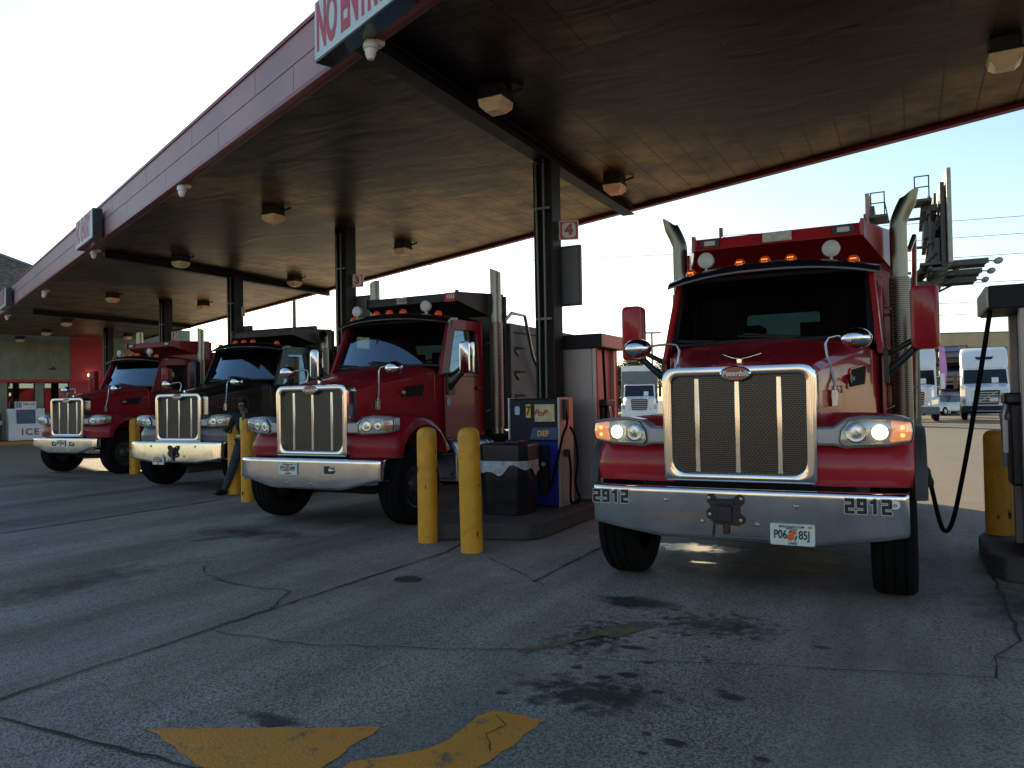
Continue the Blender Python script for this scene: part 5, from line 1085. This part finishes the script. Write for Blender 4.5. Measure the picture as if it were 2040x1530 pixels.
        for s in (-1, 1): far_wheel(t, s*1.0, 6.5)
    else:
        g = G(); g.b2((-1.28,3.2,1.05),(1.28,9.5,4.0)); g.obj('cargo_box', wt, t, bevel=.03)
        g = G(); g.b2((-1.26,3.16,1.1),(1.26,3.199,3.6)); g.obj('box_front', M['far_gray'], t)
        for x in (-.8,-.2,0,.2,.8): g = G(); g.ell((x,hy+.5,cz+.03), (.07,.05,.04), 10, 6); g.obj('roof_lamp', M['orange'], t)
    t.scale = (1.1,1.1,1.1) if style < 2 else (1,1,1)
    return t
semi((23.5,45.0,0), -R(28), 'white semi truck with chrome grille and grey bumper parked at right', 0)
semi((27.95,45.2,0), -R(29), 'white high roof semi truck with dark blue bumper farthest right', 1)
semi((8.6,52,0), -R(10), 'white box truck with orange roof lamps behind the tall dispenser', 2)
def car(loc, rz, mat, label, H=1.5, group=None):
    t = thing('parked_car', label, 'car', loc, rz, group or 'cars parked beyond the yard')
    g = G(); rows = []
    for y, zt, w in ((-2.2,.75,.78),(-2.0,.92,.86),(-.9,1.0,.9),(1.6,1.02,.9),(2.1,.95,.86),(2.25,.7,.8)): rows.append([(-w,y,.3),(-w*1.0,y,zt*.8),(-w*.9,y,zt),(w*.9,y,zt),(w,y,zt*.8),(w,y,.3)])
    g.grid(rows, True, True); g.obj('body', mat, t, bevel=.04, smooth=50)
    g = G(); rows = []
    for z, y0, y1, w in ((.98,-1.0,1.75,.84),(H-.06,-.25,1.3,.68),(H,-.1,1.1,.6)): rows.append([(-w,y0,z),(w,y0,z),(w,y1,z),(-w,y1,z)])
    g.grid(rows, True, True); g.obj('cabin', M['gloss_black'], t, bevel=.05)
    g = G(); g.b2((-.62,-.2,H-.02),(.62,1.2,H+.02)); g.obj('roof', mat, t, bevel=.02)
    for s in (-1, 1):
        g = G(); g.ell((s*.62,-2.1,.72), (.18,.1,.08), 12, 8); g.obj('headlight', M['reflector'], t)
        for y in (-1.4, 1.4): far_wheel(t, s*.8, y, .33, .22)
    return t
car((12.0,80,0), R(75), M['navy_car'], 'dark SUV beside the tree behind the white box truck', 1.75)
car((32.6,58,0), -R(60), M['silver_car'], 'pale car parked low between the two white semi trucks')
car((33.6,61.5,0), -R(70), M['far_white'], 'white car just behind the pale car between the semi trucks')
# car carrier with dark cars between the two semis
cc = thing('car_carrier', 'dark steel car carrier trailer standing between the white semi trucks', 'trailer', (36.6,64,0), -R(30))
g = G()
for z in (.9, 2.6, 4.2): g.b2((-1.25,0,z),(1.25,9,z+.12))
g.obj('deck', M['steel_dark'], cc, smooth=0)
for s in (-1.2, 1.2):
    for y in (.1, 3, 6, 8.8): g = G(); g.b2((s-.06,y-.06,.4),(s+.06,y+.06,5.6)); g.obj('post', M['steel_dark'], cc, smooth=0)
    g = G(); g.tube([(s,.1,.9),(s,3,2.6)], .05, 6); g.obj('brace', M['steel_dark'], cc, smooth=0)
g = G(); g.b2((-1.2,.05,5.5),(1.2,.15,5.6)); g.obj('top_bar', M['steel_dark'], cc, smooth=0)
for s in (-1, 1):
    for y in (6.5, 7.6): far_wheel(cc, s*1.0, y)
for z, l in ((1.02,'dark car on the lowest deck of the car carrier'),(2.72,'dark car on the middle deck of the car carrier'),(4.32,'dark car on the top deck of the car carrier')):
    car((cc.location.x+1.2,cc.location.y+2.1,z), -R(30), M['navy_car'], l, 1.35, 'cars on the car carrier')
pk = thing('banner_flag', 'pink flag hanging beside the car carrier', 'flag', (32.9,58.5,0)); g = G(); g.tube([(-.28,0,0),(-.28,0,5.2)], .03, 6); g.obj('pole', M['gal'], pk)
g = G(); g.grid([[(-.26,.0,z),(-.05,.04*math.sin(z*3),z),(.28*(1-abs(z-3.6)/2.6),.02*math.sin(z*2),z)] for z in [2.0+.2*k for k in range(17)]]); g.obj('cloth', M['pink'], pk)
# tan building
tn = thing('tan_building', 'tan flat roofed building with a deep fascia behind the semi trucks', 'building', (41,72,0), -R(4))
g = G(); g.b2((-2,0,5.9),(30,12,7.25)); g.obj('fascia', M['tan'], tn, smooth=0); g = G(); g.b2((-1.5,3,0),(30,11,5.9)); g.obj('wall', pbr('shaded_wall', (.09,.10,.09), .8), tn, smooth=0)
g = G(); g.b2((-2.05,-.05,7.25),(30,12.05,7.35)); g.obj('roof', M['far_gray'], tn, smooth=0)
for k in range(6): g = G(); g.b2((-.5+k*4,2.95,.8),(2.4+k*4,3.0,4.2)); g.obj('window', M['gloss_black'], tn, smooth=0)
for k in range(5): g = G(); g.b2((-1.7+k*7,.2,0),(-1.4+k*7,.5,5.9)); g.obj('post', M['tan'], tn, smooth=0)
# billboard seen edge-on above the first truck
bb = thing('billboard', 'tall billboard seen edge on with catwalks and lamps above the red truck', 'billboard', (18.6,36,0), -R(27))
def facing(x0, x1, y0, y1, z0, z1, name, mat):
    g = G(); g.prism([(x0,y0,z0),(x0+.18,y0,z0),(x1+.18,y1,z0),(x1,y1,z0)], (0,0,z1-z0)); return g.obj(name, mat, bb, smooth=0)
facing(-1.65, -1.6, 0, 6, 7.0, 11.3, 'panel', pbr('poster_edge', (.35,.2,.17), .6, 0, .6, 4)); facing(1.75, 1.55, -.5, 6.5, 7.6, 11.9, 'panel', M['gal'])
facing(-1.44, -1.39, .2, 6, 7.0, 10.7, 'panel_frame', M['steel_dark']); facing(1.50, 1.30, .0, 6.5, 7.5, 11.4, 'panel_frame', M['steel_dark'])
g = G()
for k in range(7):
    y = .4+k*.95; g.b2((1.0,y-.05,7.2),(1.12,y+.05,10.9)); g.tube([(1.05,y,8),(1.5,y,10.6)], .05, 6); g.b2((-1.75,y-.05,7.0),(-1.63,y+.05,10.4))
for z in (7.4, 8.6, 10.0): g.b2((-1.8,1.2,z),(1.5,1.32,z+.12)); g.b2((.95,0,z),(1.1,6.5,z+.14)); g.b2((-1.75,0,z),(-1.6,6,z+.14))
g.b2((-1.7,.8,6.6),(1.4,6,6.95))
for k in range(6):
    y = .4+k*.95; g.tube([(1.3,y,7.6),(1.3,y+.95,9.3)], .06, 6); g.tube([(1.3,y+.95,9.3),(1.3,y,11)], .06, 6); g.tube([(-1.5,y,7.2),(-1.5,y+.95,9)], .05, 6); g.b2((1.15,y,7.6),(1.45,y+.5,8.9)); g.b2((.8,y+.1,9.0),(1.25,y+.6,9.7)); g.b2((.7,y,10.2),(1.4,y+.3,10.5)); g.tube([(.2,y,7.0),(1.3,y,8.2)], .09, 6)
g.obj('frame', M['steel_dark'], bb, smooth=0)
g = G()
for x in (-1.1, .75):
    z = 10.6 if x > 0 else 10.1
    for a, b in ((x-.32,x-.26),(x+.26,x+.32)): g.b2((a,-.45,z),(b,-.40,z+1.1))
    for zz in (z+1.05, z+.55): g.b2((x-.32,-.45,zz),(x+.32,-.40,zz+.05))
    g.b2((x-.4,-.6,z-.12),(x+.4,.8,z)); g.tube([(x-.3*(1 if x > 0 else -1),-.42,z+.6),(x-.45*(1 if x > 0 else -1),-.3,z-.3)], .03, 6)
g.obj('ladder_cage', M['steel_dark'], bb, smooth=0)
g = G()
for k in range(3):
    y = .1+3.2*k; g.b2((.6,y,7.62),(3.35,y+1.4,7.74)); g.b2((2.2,y-.02,7.5),(3.35,y+.1,7.66)); g.tube([(.9,y+.5,6.8),(2.6,y+.5,7.62)], .06, 6); g.b2((1.3,y+1.3,7.5),(3.3,y+1.42,7.66))
g.b2((1.1,-.2,7.3),(1.7,8.2,7.44)); g.obj('catwalk', M['steel_dark'], bb, smooth=0)
for k in range(3):
    g = G(); y = .1+3.2*k+.3; g.tube([(3.2,y,7.66),(3.6,y,7.6)], .035, 6); g.ell((3.75,y,7.6), (.20,.16,.15), 12, 8, Mx.Rotation(R(-20),3,'Y')); g.obj('flood_lamp', M['gal'], bb)
g = G(); g.tube([(0,3.2,0),(0,3.2,7)], .55, 20); g.obj('mast', M['steel_dark'], bb)
# added, unseen building behind the camera: warm reflections for chrome and truck fronts
wh = thing('bounce_building', 'long tan building, unseen, added behind the camera to reflect warm light', 'building', (-14,-34,0), -R(18))
g = G(); g.b2((-45,-8,0),(45,0,5.2)); g.obj('wall', pbr('bounce_wall', (.52,.42,.29), .8, 0, .12, .5), wh, smooth=0)
g = G(); g.b2((-45.2,-8.2,5.2),(45.2,.4,5.6)); g.obj('roof', M['far_gray'], wh, smooth=0)
for k in range(8): g = G(); g.b2((-40+k*10.5,.0,0),(-36+k*10.5,.06,3.4)); g.obj('door', M['far_gray'], wh, smooth=0)
# poles and wires
def pole(x, y, h, r, label, arm=0):
    t = thing('utility_pole', label, 'utility pole', (x,y,0)); g = G(); g.tube([(0,0,0),(0,0,h)], [r, r*.7], 10); g.obj('mast', M['wood_pole'], t)
    if arm: g = G(); g.b2((-.12,-arm/2,h-1.0),(.12,arm/2,h-.85)); g.tube([(0,0,h-.9),(1.2,0,h-1.1)], .05, 6); g.ell((1.3,0,h-1.12), (.4,.2,.1), 12, 6); g.obj('crossarm', M['gal'], t)
pole(16.6, 60, 14.9, .22, 'wooden utility pole standing far behind the nearest red truck', 1.6); pole(-11.3, 40, 9.5, .11, 'thin wooden pole rising behind the black truck under the canopy edge')
pole(84, 52, 17, .22, 'wooden utility pole carrying the wires at far right', 1.6)
lp = thing('lamp_post', 'slim lamp post with a flat head between dispenser and nearest truck', 'lamp post', (11,60,0)); g = G(); g.tube([(0,0,0),(0,0,6.7)], .08, 8); g.obj('mast', M['gal'], lp); g = G(); g.b2((-.7,-.15,6.7),(.7,.15,6.82)); g.obj('lamp_head', M['gal'], lp)
for z, k in ((15.9,'topmost'),(14.6,'second'),(13.1,'third'),(10.45,'fourth'),(9.0,'fifth'),(8.1,'lowest')):
    a, b = V((16.6,60,z-1.6 if z > 12 else z-.7)), V((84,52,z+1.6)); pts = []
    for i in range(25): q = a.lerp(b, i/24); q.z -= 2.2*(i/24)*(1-i/24); pts.append(q)
    if k in ('second', 'lowest'): pts = [V((-60,66,pts[0].z-1))]+pts
    g = G(); g.tube(pts, .022, 5); tag(g.obj('power_line', M['steel_dark']), '%s of the dark power lines crossing the sky at right' % k, 'power line', 'power lines')
# trees: trunk, limbs and a crown of leaf clumps
leafm = pbr('leaves', (.055,.07,.02), .7, 0, .5, .9, spec=.3)
def tree_proto(seed, hgt, wid):
    r = random.Random(seed); t = thing('tree', '', 'tree')
    g = G(); g.tube([(0,0,0),(.05,0,hgt*.25),(0,.1,hgt*.5),(.1,0,hgt*.8)], [.22,.16,.1,.03], 8)
    tips = []
    for k in range(9):
        a = r.uniform(0,6.28); z0 = hgt*r.uniform(.2,.5); e = V((math.cos(a)*wid*r.uniform(.4,.85), math.sin(a)*wid*r.uniform(.4,.85), z0+hgt*r.uniform(.15,.42))); g.tube([(0,0,z0),(e.x*.5,e.y*.5,(z0+e.z)/2+.2),e], [.08,.05,.02], 6); tips.append(e)
    g.obj('trunk', M['bark'], t)
    g = G(); cl = tips+[V((r.gauss(0,wid*.35), r.gauss(0,wid*.35), hgt*r.uniform(.5,.95))) for _ in range(16)]
    for c in cl:
        rad = wid*r.uniform(.22,.4)
        for _ in range(210):
            d = V((r.gauss(0,1), r.gauss(0,1), r.gauss(0,.8))).normalized()*rad*r.uniform(.5,1.05); p = c+d; s = r.uniform(.08,.19)
            u = V((r.gauss(0,1), r.gauss(0,1), r.gauss(0,1))).normalized(); v = u.orthogonal().normalized()
            g.add([p-u*s, p+v*s*.5, p+u*s, p-v*s*.5], [(0,1,2,3)])
    g.obj('crown', leafm, t, smooth=0, merge=False); return t
def copy_tree(o):
    c = o.copy(); COL.objects.link(c)
    for ch in o.children: k = ch.copy(); COL.objects.link(k); k.parent = c
    return c
pro = [tree_proto(3, 4.6, 2.3), tree_proto(8, 5.6, 2.8), tree_proto(12, 5.0, 3.2)]
TR = [(9.8,74,1.0,0,'bushy tree directly right of the tall dispenser'),(12.6,78,1.05,1,'bushy tree just left of the white box truck'),(6.4,80,1.0,2,'tree hidden mostly by the tall dispenser'),(17,84,1,1,'tree behind the white box truck'),(-6,82,1.0,2,'tree seen through the cab window of the second red truck'),(-14,84,1.0,0,'low tree far behind the second red truck'),
  (-24,86,1.05,1,'low tree far behind the black truck'),(0,86,1.05,0,'tree far behind the tall dispenser'),(26,88,1.1,2,'tree far behind the nearest red truck'),(34,92,1.1,1,'dark tree far behind the car carrier'),(22,80,1.0,0,'tree low behind the nearest red truck')]
for i, (x, y, k, p, l) in enumerate(TR):
    o = pro[p] if p not in [q[3] for q in TR[:i]] else copy_tree(pro[p])
    o.location = (x, y, 0); o.scale = (k,k,k); o.rotation_euler = (0,0,i*1.3); tag(o, l, 'tree', 'trees along the far edge of the yard')
gm = pbr('grass', (.13,.13,.03), .9, 0, .45, 3, bump=.5, bscale=30)
g = G(); g.add([(-30,66,.03),(31,60,.03),(60,60,.03),(60,110,.03),(-60,115,.03)], [(0,1,2,3,4)]); struct(g.obj('grass_verge', gm, smooth=0))
g = G(); r2 = random.Random(5)
for _ in range(5000):
    x, y = r2.uniform(5,42), r2.uniform(60.5,78)
    if x < 31 and y < 66-(x+30)*6/61+.3: continue
    h = r2.uniform(.05,.2); a = r2.uniform(0,6.28); g.add([(x-.04*math.cos(a),y-.04*math.sin(a),.03),(x+.04*math.cos(a),y+.04*math.sin(a),.03),(x+r2.uniform(-.05,.05),y,.03+h)], [(0,1,2)])
struct(g.obj('grass', gm, smooth=0, merge=False), 'stuff')

# ------------------------------------------------------------------ camera, sky, sun
cam = bpy.data.cameras.new('camera'); cam.lens = 36*1530/2040; cam.sensor_width = 36; cam.clip_end = 2000; cam.clip_start = .05
co_ = bpy.data.objects.new('camera', cam); COL.objects.link(co_)
co_.matrix_world = Mx.Translation((0,0,1.61)) @ Mx.Rotation(PI/2+math.atan(34/1530), 4, 'X') @ Mx.Rotation(-.017, 4, 'Z'); sc.camera = co_
SUN_AZ, SUN_EL = R(-16), R(18)
w = bpy.data.worlds.new('World'); sc.world = w; w.use_nodes = True; N = w.node_tree.nodes
sky = N.new('ShaderNodeTexSky'); sky.sky_type = 'NISHITA'; sky.sun_disc = False; sky.sun_elevation = SUN_EL; sky.sun_rotation = SUN_AZ % (2*PI); sky.air_density = 1.0; sky.air_density = 1.1; sky.dust_density = .3; sky.ozone_density = 1.4
w.node_tree.links.new(sky.outputs[0], N['Background'].inputs[0]); N['Background'].inputs[1].default_value = .115
sun = bpy.data.lights.new('sun', 'SUN'); sun.energy = 5; sun.angle = R(.55); sun.color = (1,.80,.54); so = bpy.data.objects.new('sun', sun); COL.objects.link(so)
D = V((math.cos(SUN_EL)*math.sin(SUN_AZ), math.cos(SUN_EL)*math.cos(SUN_AZ), math.sin(SUN_EL))); so.rotation_euler = D.to_track_quat('Z','Y').to_euler(); so.location = D*60
sc.view_settings.view_transform = 'Standard'; sc.view_settings.look = 'None'; sc.view_settings.exposure = 1.0; sc.view_settings.gamma = 1
sc.cycles.use_denoising = True; sc.cycles.max_bounces = 8; sc.cycles.transparent_max_bounces = 16; sc.cycles.sample_clamp_indirect = 8; sc.cycles.caustics_reflective = True
